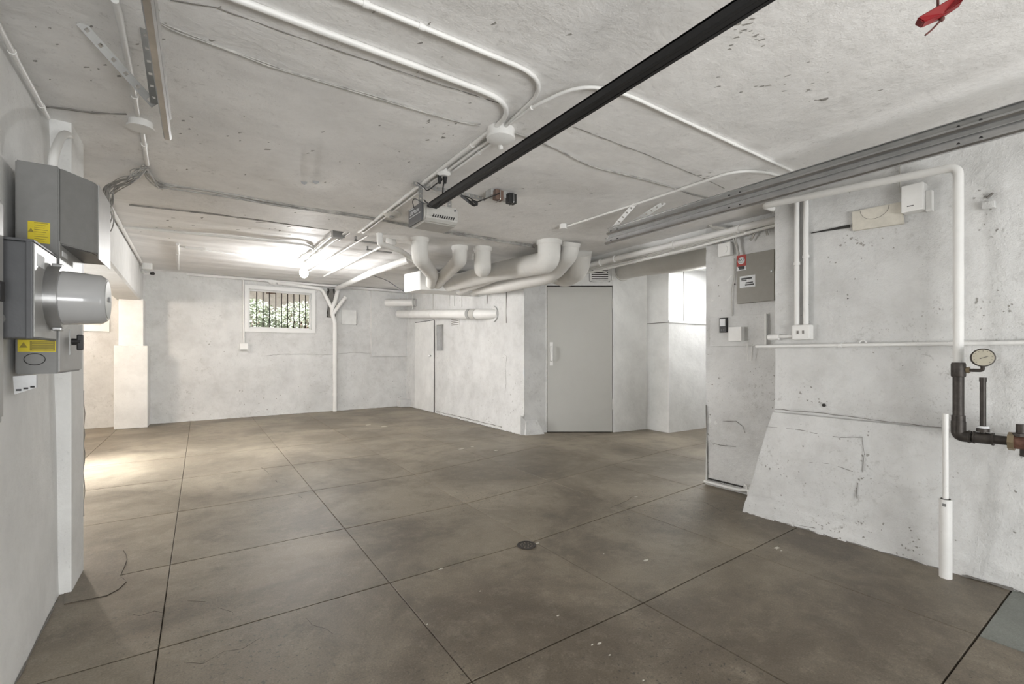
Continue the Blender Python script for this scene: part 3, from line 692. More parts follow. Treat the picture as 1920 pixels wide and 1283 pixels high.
P = [CE(x, y, .010) for x, y in [(296, 42), (330, 57), (420, 88), (500, 120), (560, 140), (700, 180), (800, 210), (860, 228), (900, 232)]]
bundle('ceiling_cable', 'sagging cable coloured dark as a shading line across the near ceiling left of the junction box', P, 2, .005, .0030, 5, CABLE)  # dark colour stands in for a line of shading on the ceiling
P = [CE(x, y, .010) for x, y in [(962, 250), (1010, 265), (1050, 283), (1110, 312), (1180, 328), (1250, 348), (1300, 365), (1345, 375)]]
bundle('ceiling_cable', 'thin twin cable wandering from the junction box past the black rail to the right', P, 2, .005, .0032, 6, CABLE)
P = [FZ(700, 515, .02), FZ(735, 530, .02), on(760, 548, 1, 7.2)]
bundle('ceiling_cable', 'loose dark wire sagging to the white duct plenum', [at(700, 517, 8.2), at(725, 526, 7.9), at(742, 537, 7.7), at(760, 549, 7.5)], 1, .0, .006, 7, GREYD)
# smoke detector
p = CE(735, 398, 0); t = thing('smoke_detector', 'round white smoke detector on the ceiling left of the opener', 'smoke detector', tuple(p))
MB().tube([p, p-Vector((0, 0, .02)), p-Vector((0, 0, .035))], [.075, .075, .055], 24).build('body', PLAST, t, True); MB().tube([p-Vector((0, 0, .034)), p-Vector((0, 0, .046))], .022, 14).build('sensor', GREYL, t, True)
# ------------------------------------------------------------------ garage door hardware
def cchan(m, x, z, y0, y1, w=.05, h=.055, th=.004, face=-1):
    """garage track profile along Y: tall web with a rolled channel at top and a curled lip below"""
    f = face; P = [(0, h/2), (0, -h/2+.006), (.004, -h/2), (w*.42, -h/2), (w*.55, -h/2+.008), (w*.50, -h/2+.018), (w*.36, -h/2+.016)]
    inner = [(w*.36, -h/2+.013), (w*.47, -h/2+.014), (w*.50, -h/2+.009), (w*.40, -h/2+th), (.008, -h/2+th), (th, -h/2+.009), (th, h/2-th), (w*.34, h/2-th), (w*.34, h/2)]
    m.prism([(x+a*f, y0, z+b) for a, b in P+inner], (0, y1-y0, 0)); return m
def track(name, label, x, y1, z0, gap, face):
    t = thing(name, label, 'door track', (x, y1, z0))
    for k, nm in ((0, 'upper_rail'), (1, 'lower_rail')):
        z = z0-k*gap
        m = MB(); cchan(m, x, z, y1-(.02 if k == 0 else 0), -1.9, .05, .052, .003, face); m.build(nm, GALV, t)
    MB().box((x-.004, -1.9, z0-gap+.02), (x+.001, y1-.02, z0+.02)).build('web_plate', GALVD, t)
    for yy in (y1-.05, y1-1.05, y1-2.1):
        for k in (0, 1):
            for dy in (0, .07):
                MB().tube([(x+face*.003, yy-dy, z0-k*gap), (x+face*.009, yy-dy, z0-k*gap)], .006, 8).build('bolt', BLKR, t)
    return t
tr = track('door_track', 'double galvanised door track along the right wall', 2.745, 2.66, 2.195, .075, -1)
tl = track('door_track', 'double galvanised door track overhead at the left foreground', -.125, 2.40, 2.20, .075, 1)
def strap(t, a, b, w=.032, th=.003, mat=GALVD, nm='strap', side=(0, 1, 0), hole=.045):
    """perforated angle strap: slots built as ladder of two rails and rungs"""
    a, b = Vector(a), Vector(b); d = (b-a).normalized(); L = (b-a).length; s_ = Vector(side) if side else d.cross((a+b)/2-Vector((0, 0, 1.2))); s_ = (s_-d*s_.dot(d)).normalized(); n_ = d.cross(s_).normalized()
    m = MB(); hr = w*.22
    def bx(c0, c1, s0, s1):
        m.prism([a+d*c0+s_*s0-n_*th/2, a+d*c1+s_*s0-n_*th/2, a+d*c1+s_*s1-n_*th/2, a+d*c0+s_*s1-n_*th/2], n_*th)
    bx(0, L, -w/2, -hr); bx(0, L, hr, w/2); k = 0
    n = max(1, int(L/hole)); hole = L/n
    for i in range(n+1): bx(max(0, i*hole-hole*.5+hr*.9), min(L, i*hole+hole*.5-hr*.9), -hr, hr)
    # return flange
    m.prism([a+s_*w/2, b+s_*w/2, b+s_*w/2+n_*w*.12, a+s_*w/2+n_*w*.12], s_*(-th))
    return m.build(nm, mat, t)
strap(tr, (2.755, 2.60, 2.22), (2.755, 2.35, CZ), side=None, mat=PIPEW)
strap(tr, (2.755, 2.45, 2.20), (2.95, 2.25, CZ), side=None, mat=PIPEW)
strap(tl, (-.15, 2.33, 2.20), CE(150, 42, .0), side=None, w=.030)
strap(tl, (-.15, 2.31, 2.20), (-.165, 2.1, CZ), w=.026, side=None)
# rail and opener
ro = thing('door_opener', 'ceiling-hung garage door opener with dark label side and pale body', 'garage opener', (1.30, 2.9, 2.05))
RX0 = 1.235
m = MB(); m.box((RX0-.026, -1.9, 2.165), (RX0+.026, 2.72, 2.172)); m.box((RX0-.026, -1.9, 2.14), (RX0-.020, 2.72, 2.17)); m.box((RX0+.020, -1.9, 2.14), (RX0+.026, 2.72, 2.17)); m.box((RX0-.010, -1.9, 2.140), (RX0+.010, 2.72, 2.150))
m.box((RX0-.026, -1.9, 2.139), (RX0-.012, 2.72, 2.142)); m.box((RX0+.012, -1.9, 2.139), (RX0+.026, 2.72, 2.142))
m.build('rail', BLACK, ro)
# body: corners from rays at the strap depth
tO = 3.02
c0 = at(790, 425, tO-.02)       # front bottom-left of body
# horizontal axes of the body: long face seen to the right runs across, label side recedes to the left
hx0, hx1 = on(797, 400, 1, 2.80), on(860, 400, 1, 2.80)
zt, zb2 = on(830, 386, 1, 2.80).z, on(830, 416, 1, 2.80).z
X0b, X1b = hx0.x, hx1.x
m = MB()
prof = [(0, zt), (0, zb2+.02), (.03, zb2-.010), (.23, zb2-.012), (.27, zb2+.02), (.27, zt-.02), (.24, zt+.01), (.05, zt+.012)]
m.prism([(X0b, 2.80+a, z) for a, z in prof], (X1b-X0b, 0, 0))
bmesh.ops.bevel(m.bm, geom=m.bm.edges[:], offset=.010, segments=3, affect='EDGES')
m.build('body', OPENP, ro, True)
lab = MB().box((X0b-.012, 2.83, zb2+.0), (X0b+.004, 3.06, zt+.012), .003).build('label_plate', GREYD, ro)
# (that side faces -X; the lettering is upright on it)
M = frameM(Vector((X0b-.0135, 2.945, (zt+zb2)/2+.028)), (0, -1, 0), (0, 0, 1))
textobj('lettering', 'LiftMaster', .040, PAPER, ro, M)
MB().box((X0b-.0140, 2.85, (zt+zb2)/2+.000), (X0b-.012, 3.04, (zt+zb2)/2+.003)).build('underline', PAPER, ro)
textobj('lettering', 'CHAMBERLAIN', .014, PAPER, ro, frameM(Vector((X0b-.0135, 3.00, (zt+zb2)/2+.056)), (0, -1, 0), (0, 0, 1)))
for k in range(10):
    x = X0b+.055+k*.0165
    MB().box((x, 2.796, zb2+.022), (x+.007, 2.801, zb2+.042), rot=Matrix.Rotation(R(25), 3, 'Y')).build('vent_slot', BLKR, ro)
MB().tube([(X0b+.02, 2.799, zt-.02), (X0b+.02, 2.790, zt-.02)], .009, 10).build('button', BLKR, ro)
MB().tube([(X1b-.03, 2.799, zt-.02), (X1b-.03, 2.792, zt-.02)], .006, 10).build('screw', GREYD, ro)
strap(ro, (X0b+.02, 2.92, zt-.02), (X0b+.02, 2.92, CZ-.03), side=(1, 0, 0), w=.03, hole=.03)
strap(ro, (X1b-.01, 2.92, zt-.02), (X1b-.01, 2.92, CZ-.03), side=(1, 0, 0), w=.03, hole=.03)
strap(ro, (X0b-.03, 2.92, CZ-.016), (X1b+.28, 2.92, CZ-.016), side=(0, 0, 1), w=.035, hole=.035)
pw = spline([oc-Vector((-.01, 0, .05)), at(831, 350, 2.92), at(829, 370, 2.86), at(822, 383, 2.80), at(815, 390, 2.78), at(800, 380, 2.79), at(795, 375, 2.84)])
t = thing('power_cord', 'black opener power cord looping up to its ceiling plug', 'cord', tuple(oc-Vector((0, 0, .05))))
MB().tube(pw, .0045, 6).build('cord', BLKR, t, True); MB().tube([oc-Vector((-.01, 0, .035)), oc-Vector((-.008, 0, .085))], [.016, .010], 8).build('plug', BLKR, t)
pw = spline([oc-Vector((.025, -.01, .05)), at(829, 337, 2.95), at(818, 345, 2.93), at(802, 357, 2.9), at(795, 352, 2.93), at(782, 343, 2.98)])
t = thing('power_cord', 'second brownish cord slung from the ceiling outlet to the strap', 'cord', tuple(oc-Vector((.02, 0, .05))))
MB().tube(pw, .004, 6).build('cord', BLKR, t, True); MB().tube([oc-Vector((.025, -.01, .035)), oc-Vector((.024, -.01, .09))], [.014, .010], 8).build('plug', BLKR, t)
MB().tube(spline([at(795, 352, 2.94), at(808, 358, 2.9), at(820, 362, 2.86), at(828, 370, 2.84)]), .003, 6).build('lead', WIRE, t, True)
MB().tube(spline([at(776, 390, 2.85), at(774, 378, 2.88), at(778, 373, 2.88), at(790, 379, 2.84)]), .003, 6).build('aerial_loop', BLKR, ro, True)
# transformer box on the ceiling and its coiled lead
bx0 = CE(915, 362, .0); bx1 = CE(960, 366, .0)
t = thing('transformer_box', 'grey ceiling box with one brown and one black plug-in transformer right of the rail', 'transformer', tuple(bx0))
ax_ = Vector((1, 0, 0)); bb = on(938, 368, 2, CZ-.03)
MB().box((bb.x-.10, bb.y-.04, CZ-.05), (bb.x+.10, bb.y+.04, CZ), .004).build('box', GREYL, t)
MB().box((bb.x-.085, bb.y-.075, CZ-.085), (bb.x-.02, bb.y-.03, CZ-.015), .005).build('transformer', BROWNP, t)
MB().box((bb.x+.025, bb.y-.08, CZ-.09), (bb.x+.09, bb.y-.03, CZ-.02), .005).build('transformer', BLKR, t)
for x in (-.055, .058):
    MB().tube(bend([(bb.x+x, bb.y-.04, CZ-.01), (bb.x+x, bb.y-.088, CZ-.02), (bb.x+x, bb.y-.088, CZ-.09), (bb.x+x, bb.y-.03, CZ-.095)], .01), .0025, 5).build('retaining_wire', GALV, t)
q = [Vector((bb.x-.05, bb.y-.07, CZ-.04)), at(905, 375, 3.0), at(893, 378, 2.98), at(880, 371, 2.97), at(864, 366, 2.95)]
ld = thing('coiled_lead', 'black bundled low-voltage lead hanging beside the black rail', 'cord', tuple(q[0]))
MB().tube(spline(q), .004, 6).build('lead', BLKR, ld, True)
for k in range(4):
    MB().tube(spline([at(864, 365+k, 2.95-.004*k), at(876, 373+k*1.5, 2.96), at(889, 383+k, 2.95+.008*k), at(895, 384-k*1.5, 2.95), at(884, 376, 2.94)]), .0045, 6).build('loop', BLKR, ld, True)
# red release handle
hc = at(1757, 33, .93)
rh = thing('release_handle', 'red plastic emergency release handle hanging on a thin cord, upper right', 'handle', tuple(hc))
e0, e1 = at(1717, 53, .93), at(1797, 8, .90)
d = (e1-e0).normalized(); s_ = d.cross(Vector((0, 0, 1))).normalized(); u_ = s_.cross(d)
m = MB().prism([e0+u_*.008, e0-u_*.006+d*.006, hc-u_*.008, e1-u_*.006, e1+u_*.010, e0+d*.004+u_*.009], s_*.022)
bmesh.ops.bevel(m.bm, geom=m.bm.edges[:], offset=.0018, segments=2, affect='EDGES'); m.build('grip', REDM, rh)
MB().tube([hc+s_*.01+u_*.004, Vector((hc.x, hc.y, 2.14))+s_*.01], .0022, 6).build('cord', ROPE, rh)
MB().ball(hc+s_*.01-u_*.012, .005).build('knot', ROPE, rh, True)
MB().tube(spline([hc+s_*.01-u_*.012, at(1748, 55, .925), at(1735, 66, .925)]), .002, 6).build('cord_tail', ROPE, rh)
# ceiling conduit on the right with end box
P = [CE(1063, 420, .03), CE(1250, 360, .025), CE(1370, 316, .022), CE(1415, 313, .02), CE(1470, 332, .015), CE(1500, 345, .015)]
P = [(2.72, 3.12, CZ-.02), (2.765, 2.2, CZ-.018), (2.77, 1.60, CZ-.018), (2.95, 1.49, CZ-.016), (3.5, 1.46, CZ-.010)]
conduit('ceiling_conduit', 'conduit above the right steel track ending in a tiny round box', 'conduit', P, .009, rad=[0, .1, .12, .12, 0], clips=((0, .25), (0, .6), (1, .4)))
p = CE(1056, 421, 0); t = thing('junction_box', 'tiny round white box on the ceiling left of the right track', 'junction box', tuple(p))
MB().tube([p, p-Vector((0, 0, .035))], .032, 18).build('box', PIPEW, t, True); MB().tube([p-Vector((0, 0, .035)), p-Vector((0, 0, .042))], .036, 18).build('cover', PIPEW, t, True)
# ------------------------------------------------------------------ ducts and plenum
du = thing('duct_cluster', 'cluster of fat white plaster-wrapped ducts joining a white box plenum', 'ducts', (3.4, 6.6, 2.2))
zb_, zt_ = 2.205, 2.50
c1, c2 = Vector((2.81, 6.66, 0)), Vector((2.73, 7.12, 0)); c3, c4 = Vector((4.02, 6.95, 0)), Vector((4.02, 6.42, 0))
m = MB().prism([c+Vector((0, 0, zb_)) for c in (c1, c2, c3, c4)], (0, 0, zt_-zb_)); bmesh.ops.bevel(m.bm, geom=m.bm.edges[:], offset=.008, segments=2, affect='EDGES')
m.build('plenum', BRIGHT, du)
def duct(pts, r, rad=.18, collar=True, nm='duct', cr=1.12, n=24):
    P = bend(pts, rad, 8); o = MB().tube(P, r, n).build(nm, DUCTW, du, True)
    for v in o.data.vertices: v.co += v.normal*.004*noise.noise(v.co*9)
    if collar:
        a = Vector(pts[0]); b = Vector(pts[1]); d = (b-a).normalized(); MB().tube([a, a+d*.03, a+d*.045], [r*cr, r*cr, r*1.03], n).build('collar', DUCTW, o, True)
    return o
t1 = CE(787, 446); a = at(789, 480, 4.66); b = at(815, 519, 6.25); c = at(822, 529, 6.9)
duct([t1, (t1.x, t1.y, 2.17), at(811, 515, 6.0), (2.98, 6.62, 2.30)], .082, .12)
t1 = CE(862, 462); duct([t1, (t1.x, t1.y, 2.22), at(828, 522, 6.4), (3.10, 6.66, 2.31)], .080, .12)
t1 = CE(905, 464); duct([t1, (t1.x, t1.y, 2.135), at(903, 508, 6.35)], .092, .13)
duct([at(925, 517, 6.0), (3.52, 6.62, 2.28)], .09, .1, False)
t1 = CE(1030, 452); duct([t1, (t1.x, t1.y, 2.155), (3.10, 4.9, 2.245), (3.28, 6.62, 2.32)], .118, .22)
t1 = CE(1070, 456); duct([t1, (t1.x, t1.y+.02, 2.26), at(1036, 515, 5.3), (3.55, 5.5, 2.17), (3.74, 6.60, 2.28)], .095, .2)
for k in range(3):
    c = [(3.28, 6.58, 2.32), (3.52, 6.57, 2.29), (3.74, 6.52, 2.28)][k]
    MB().tube([Vector(c)+Vector((0, .08, 0)), Vector(c)-Vector((.02, .03, 0))], [.125, .105], 20).build('collar', DUCTW, du, True)
q = onDW(1062, 505)
duct([at(1090, 470, 5.2), at(1086, 505, 5.4), at(1062, 522, 5.9), at(1040, 516, 6.7)], .12, .22, False)
for px, y0 in ((863, 497), (888, 488), (954, 478)):
    p = at(px, y0, 6.0); MB().box(p-Vector((.008, .008, .0)), p+Vector((.008, .008, .35))).build('hanger', WIRE, du)
# small diagonal pipe left of ducts
P = [CE(712, 437), CE(712, 437)-Vector((0, 0, .10)), at(750, 470, 5.1), at(775, 487, 5.4)]
conduit('drain_elbow', 'painted elbow pipe dropping from the slab left of the duct cluster', 'pipe', P, .030, rad=.07, n=14)
t = thing('cleanout_fitting', 'round painted cleanout fitting beside the elbow pipe', 'pipe cap', tuple(FZ(733, 447)))
p = FZ(733, 447); MB().tube([p, p-Vector((0, 0, .05)), p-Vector((0, 0, .08))], [.05, .06, .045], 16).build('body', PIPEW, t, True); MB().tube([p-Vector((0, 0, .08)), p-Vector((0, 0, .1))], .02, 6).build('plug', PIPEW, t)
# lower pipes
lp = thing('insulated_pipe', 'long pale wrapped pipe with grey end sleeve under the plenum', 'pipe', (3.9, 6.5, 1.87))
a, b = on(925, 589, 0, AX-.02), on(748, 589, 1, yb(3.7)-.09)
a2 = Vector((3.86, a.y+.22, a.z+.01))
P = [Vector((AX+.03, a.y-.08, a.z)), a2, b]
MB().tube(bend(P, .14, 8), .084, 20).build('tube', PIPEW, lp, True)
d = (b-a2).normalized(); q = a2+d*.1
MB().tube([q-d*.0, q+d*.17], .090, 20).build('sleeve', DOORM, lp, True); MB().tube([q+d*.18, q+d*.27], .092, 20).build('band', GREYL, lp, True)
for f in (.5, .78): 
    c = a2.lerp(b, f); MB().tube([c, c+d*.012], .088, 20).build('band', PIPEW, lp, True); MB().tube([c, c+Vector((0, 0, .5))], .006, 6).build('hanger', WIRE, lp)
MB().tube([a+Vector((.02, .0, 0)), a+Vector((-.01, 0, 0))], .13, 20).build('wall_flange', WROUGH, lp, True)
a, b = on(724, 568, 1, yb(3.5)-.08), on(781, 568, 0, AX-.0)
t = thing('insulated_pipe', 'short upper wrapped pipe crossing the far right corner', 'pipe', tuple(a))
MB().tube([a, b], .083, 18).build('tube', PIPEW, t, True); MB().tube([b-Vector((.06, -.05, 0)), b-Vector((.02, -.02, 0))], .092, 18).build('band', GREYL, t, True)
# passage duct
a = Vector((5.45, 4.97, 2.50))
pd = thing('passage_duct', 'fat white wrapped duct crossing above the bright passage opening', 'ducts', tuple(a))
MB().tube(bend([a, (5.25, 4.45, 2.47), (5.15, 3.6, 2.40), (5.2, 1.6, 2.42)], .3, 8), .135, 24).build('duct', DUCTW, pd, True)
MB().tube([a+Vector((.02, .04, 0)), a+Vector((-.03, -.07, 0))], [.165, .15], 24).build('collar', DUCTW, pd, True)
# header pipes along the right beam
P = [(3.80, 4.75, 2.25), (3.80, 4.0, 2.255), (3.80, 1.82, 2.275)]
conduit('header_pipe', 'white pipe with paired bands running along the right beam', 'pipe', P, .030, n=12, clips=((0, .35), (1, .1), (1, .2), (1, .55), (1, .85)), clipname='band')
conduit('header_pipe', 'thin lower conduit under the banded pipe on the right beam', 'pipe', [(3.83, 4.7, 2.16), (3.83, 4.0, 2.175), (3.82, 2.6, 2.20), (3.80, 1.80, 2.235)], .013, clips=((0, .5), (1, .5)))
bundle('cable_run', 'dark-edged cables resting between the two pipes of the right beam', [(3.82, 4.8, 2.19), (3.80, 4.5, 2.20), (3.81, 4.0, 2.215), (3.82, 3.2, 2.22), (3.81, 2.6, 2.23), (3.80, 2.1, 2.235)], 7, .010, .005, 9)
SXp = lambda px, py, off=.02: on(px, py, 0, SX-off)
bundle('cable_bundle', 'knot of cables at the pipe end above the white chime box', [SXp(1318, 408, .1), SXp(1332, 425, .08), SXp(1345, 427, .08), SXp(1370, 432, .08), SXp(1400, 427, .06), SXp(1448, 410, .05)], 6, .012, .005, 10)
bundle('cable_bundle', 'hanging coil of cables left of the taupe panel top corner', [SXp(1376, 425, .06), SXp(1378, 445, .05), SXp(1382, 462, .04), SXp(1386, 478, .04)], 5, .008, .005, 11)
def loopc(label, pts, n, seed): bundle('cable_loop', label, pts, n, .008, .0045, seed)
loopc('larger drooping cable loop above the taupe panel', [SXp(1405, 440, .04), SXp(1408, 425, .05), SXp(1412, 416, .05), SXp(1416, 425, .05), SXp(1413, 440, .04), SXp(1408, 450, .04)], 5, 12)
loopc('smaller drooping cable loop beside the wall edge', [SXp(1421, 418, .05), SXp(1428, 416, .05), SXp(1434, 425, .05), SXp(1438, 441, .04)], 4, 13)
bundle('loose_wire', 'pale wires dangling off the ducts over the vent grille', [at(1083, 452, 5.6), at(1090, 465, 5.6), at(1092, 485, 5.7), at(1097, 493, 5.8), at(1115, 505, 6.3), at(1138, 512, 6.7)], 2, .01, .008, 14)
bundle('loose_wire', 'wire ring looped around the pipe end by the ducts', [at(1092, 460, 5.3), at(1096, 478, 5.3), at(1098, 490, 5.3), at(1090, 480, 5.3), at(1088, 470, 5.3)], 2, .008, .007, 15)
# ------------------------------------------------------------------ right wall devices
def wallbox(name, label, cat, px0, py0, px1, py1, X, dep, mat, bev=.004, parts=None, yc=None):
    a = on(px0, (py0+py1)/2, 0, X-dep); b = on(px1, (py0+py1)/2, 0, X-dep)
    zt = on(px0, py0, 0, X-dep).z; zb = on(px0, py1, 0, X-dep).z
    t = thing(name, label, cat, (X, (a.y+b.y)/2, zb))
    MB().box((X-dep, b.y, zb), (X+.01, a.y, zt), bev).build('body', mat, t)
    t['_'] = 0; del t['_']
    return t, a.y, b.y, zb, zt
t, y0, y1, z0, z1 = wallbox('electrical_panel', 'taupe metal electrical panel cover with a red and white sticker', 'electrical panel', 1382, 480, 1452, 570, SX, .03, TAUPE)
m = MB().box((SX-.036, y1+.0, z0+.0), (SX-.030, y0, z1), .003).build('door', TAUPE, t)
MB().tube([(SX-.034, y1+.018, (z0+z1)/2+.03), (SX-.044, y1+.018, (z0+z1)/2+.03)], .008, 10).build('latch', GALV, t)
def stick(px0, py0, px1, py1, X, mat, nm, th, par):
    a = on(px0, py0, 0, X); b = on(px1, py1, 0, X); return MB().box((X-th, b.y, b.z), (X, a.y, a.z)).build(nm, mat, par), a, b
s1, a, b = stick(1381.5, 480, 1399, 506, SX-.036, PAPER, 'sticker', .001, t)
_, a, b = stick(1381.5, 480, 1399, 498, SX-.0368, REDS, 'sticker_band', .001, t)
c = on(1390, 489, 0, SX-.038); MB().tube([c, c-Vector((.001, 0, 0))], .030, 20).build('sticker_disc', PAPER, t)
textobj('lettering', 'BAY', .030, INK, t, frameM(Vector((SX-.0395, c.y, c.z+.006)), (0, -1, 0), (0, 0, 1)))
textobj('lettering', 'ALARM', .011, INK, t, frameM(Vector((SX-.0395, c.y, c.z-.014)), (0, -1, 0), (0, 0, 1)))
for k in range(3):
    _, a, b = stick(1384+k, 500.3+k*2, 1396, 500.6+k*2, SX-.0372, INK, 'print_line', .0006, t)
_, a, b = stick(1387, 519, 1416, 537, SX-.036, PAPER, 'paper_notice', .001, t)
for k, (x0, x1) in enumerate(((1390, 1410), (1390, 1400), (1398, 1412), (1397, 1414))):
    stick(x0, 522+k*3.8, x1, 522.45+k*3.8, SX-.037, INK, 'print_line', .0006, t)
t, y0, y1, z0, z1 = wallbox('chime_box', 'small square white chime box at the top of the stub wall', 'box', 1346, 458, 1369, 482, SX, .05, PIPEW, .006)
MB().tube([(SX-.05, (y0+y1)/2, (z0+z1)/2), (SX-.056, (y0+y1)/2, (z0+z1)/2)], .035, 20).build('speaker_disc', PIPEW, t, True)
bundle('loose_wire', 'single wire rising from the white chime box to the cables', [SXp(1352, 458), SXp(1351, 440), SXp(1351, 428)], 1, 0, .005, 16)
t, y0, y1, z0, z1 = wallbox('backing_board', 'painted wooden backing board under the taupe panel', 'board', 1331, 596, 1437, 650, SX, .025, WROUGH, .003)
MB().box((SX-.032, y1-.002, z0+.0), (SX-.02, y1+.014, z1), .002).build('edge_strip', WHITE, t)
t, y0, y1, z0, z1 = wallbox('keypad', 'black opener wall button with a white square key', 'keypad', 1348.5, 596.5, 1362, 624, SX-.025, .02, BLKR, .003)
MB().box((SX-.05, y1+.010, z1-.075), (SX-.044, y0-.008, z1-.010), .002).build('button', PAPER, t)
for k in range(2): MB().box((SX-.047, y1+.02+k*.02, z0+.015), (SX-.0445, y1+.03+k*.02, z0+.03)).build('small_key', GREYD, t)
t, y0, y1, z0, z1 = wallbox('switch_box', 'blank white metal switch box beside the black wall button', 'switch', 1366, 614, 1390, 640, SX-.02, .055, PIPEW, .003)
MB().box((SX-.078, y1, z0), (SX-.074, y0, z1), .001).build('cover', PIPEW, t)
bundle('loose_wire', 'thin wire hanging down the stub wall left of the taupe panel', [SXp(1377, 485, .01), SXp(1376, 520, .01), SXp(1372, 545, .012), SXp(1373, 593, .012)], 1, 0, .004, 17)
wp = thing('wire_hook', 'bent wire loop hanging beneath the switch box conduit', 'wire', tuple(SXp(1405, 675)))
MB().tube([SXp(1401, 645, .05), SXp(1402, 677, .03), SXp(1409, 676, .03), SXp(1410, 645, .05)], .0035, 6).build('wire', PIPEW, wp)
RXp = lambda px, py, off=.02: on(px, py, 0, RX-off)
# double-conduit outlet
t, y0, y1, z0, z1 = wallbox('outlet_box', 'white double outlet box where two vertical conduits end', 'outlet', 1484, 610, 1518, 638, RX, .055, PIPEW, .010)
for f in (.35, .65):
    yy = y0+(y1-y0)*f; MB().box((RX-.058, yy-.006, (z0+z1)/2-.010), (RX-.054, yy+.006, (z0+z1)/2+.012)).build('socket', CRACK, t)
def vpipe(px, py0, py1, off): a = RXp(px, py0, off); b = RXp(px, py1, off); return [(RX-off, a.y, a.z), (RX-off, a.y, b.z)]
conduit('wall_conduit', 'left one of two vertical conduits rising from the outlet box', 'conduit', vpipe(1494, 378, 612, .025), .017, n=12, clips=((0, .5),))
conduit('wall_conduit', 'right one of two vertical conduits rising from the outlet box', 'conduit', vpipe(1511, 374, 612, .025), .017, n=12, clips=((0, .45),))
a = RXp(1484, 632, .03); b = RXp(1465, 633, .03)
P = [RXp(1486, 631, .03), RXp(1440, 632, .03)]
conduit('conduit_coupling', 'stubby horizontal coupling left of the double outlet box', 'conduit', P, .012, n=12)
c = RXp(1450, 632.5, .03); q = bpy.data.objects['conduit_coupling']; MB().tube([c-Vector((0, .04, 0)), c+Vector((0, .035, 0))], .022, 12).build('sleeve', PIPEW, q, True)
P = [SXp(1391, 641, .06), RXp(1440, 641, .03), RXp(1620, 636, .025), RXp(1925, 631, .025)]
P = [(SX-.30, P[0].y, 1.262), (RX-.025, P[1].y, 1.262), (RX-.025, 1.0, 1.262), (RX-.025, -.8, 1.262)]
conduit('wall_conduit', 'long horizontal conduit across the right wall at mid height', 'conduit', [(RX-.025, 1.86, 1.262), (RX-.025, 1.0, 1.262), (RX-.025, -1.2, 1.262)], .012, clips=((0, .65), (1, .3)))
c = RXp(1620, 633, .0); t = thing('pipe_clip', 'tiny ring clip holding the mid-height conduit on the right wall', 'clip', tuple(c))
MB().tube([(RX-.02+.014*math.cos(a)*0, c.y+.018*math.cos(a), 1.262+.012+.02*math.sin(a)) for a in [k*math.pi/6 for k in range(13)]], .004, 6).build('ring', PIPEW, t, True)
# big white water pipe
yv = on(1797, 500, 0, 3.43).y
a = on(1432, 385, 0, 3.47)
P = [(3.60, a.y+.06, 2.215), (3.47, a.y+.02, 2.225), (3.43, yv, 2.205), (3.43, yv, on(1797, 682, 0, 3.43).z)]
P = [(3.62, on(1440, 388, 0, 3.47).y, on(1440, 388, 0, 3.47).z), (3.47, on(1432, 386, 0, 3.47).y, on(1432, 386, 0, 3.47).z), (3.43, yv, on(1797, 312, 0, 3.43).z), (3.43, yv, on(1797, 690, 0, 3.43).z)]
t = conduit('water_pipe', 'large white pipe running under the right track then straight down the wall', 'pipe', P, .0225, rad=[0, .04, .05, 0], n=16)
t, y0, y1, z0, z1 = wallbox('alarm_box', 'white metal box with a side bracket high on the right wall', 'box', 1689, 350, 1731, 400, RX, .075, PIPEW, .006)
MB().box((RX-.04, y1-.03, z0-.01), (RX, y1-.001, z0+.11), .003).build('bracket', PIPEW, t)
MB().box((RX-.077, y0-.06, z0+.03), (RX-.0745, y0-.03, z0+.034)).build('slot', DARK, t)
p_ = t
bundle('loose_wire', 'wire falling from the ceiling edge behind the white alarm box', [RXp(1689, 300, .02), RXp(1689, 330, .02), RXp(1690, 360, .02)], 2, .006, .004, 18)
# beige hinged cover (tilted)
pa = [on(x, y, 0, RX-.03) for x, y in [(1597, 397), (1690, 378), (1694, 419), (1598, 433)]]
t = thing('beige_cover', 'tilted beige plastic cover plate left of the white alarm box', 'cover', tuple(pa[3]))
m = MB().prism(pa, (.028, 0, 0)); bmesh.ops.bevel(m.bm, geom=m.bm.edges[:], offset=.003, segments=2, affect='EDGES'); m.build('plate', BEIGE, t)
arc = [on(1640+27*math.cos(a), 390+20*math.sin(a)-6*math.cos(a), 0, RX-.031) for a in [k*math.pi/12 for k in range(13)]]
MB().tube(arc, .0012, 4).build('moulded_arc', CRACK, t)
t = thing('wall_fixing', 'broken old fixing stub high on the right wall', 'fixing', tuple(RXp(1855, 385)))
a = RXp(1843, 388, 0); b = RXp(1868, 384, 0); MB().box((RX-.035, b.y, a.z-.02), (RX+.005, a.y, a.z+.018), .004).build('stub', WROUGH, t)
MB().tube([RXp(1850, 372, .015), RXp(1862, 362, .02)], .006, 6).build('prong', CRACK, t)
# dark sprinkler / gas riser with gauge
GX = 3.40
G = lambda px, py: on(px, py, 0, GX)
g = thing('iron_riser', 'dark iron pipe riser with elbow, tee and round pressure gauge', 'pipe', tuple(G(1797, 800)))
yy = G(1797, 740).y
zt = G(1797, 706).z; ze = G(1797, 808).z
MB().tube([(GX, yy, G(1797, 680).z), (GX, yy, G(1797, 684).z), (GX, yy, G(1797, 705).z), (GX, yy, G(1797, 707).z)], [.028, .031, .031, .028], 16).build('tee_cap', IRON, g, True)
MB().tube([(GX, yy, zt+.01), (GX, yy, G(1797, 790).z)], .024, 16).build('riser', IRON, g, True)
MB().tube([(GX, yy, G(1797, 779).z), (GX, yy, G(1797, 796).z)], .029, 16).build('coupling', IRON, g, True)
r0 = Vector((GX, yy, G(1797, 790).z)); r2 = G(1825, 820)
corner = Vector((GX, yy, G(1797, 817).z))
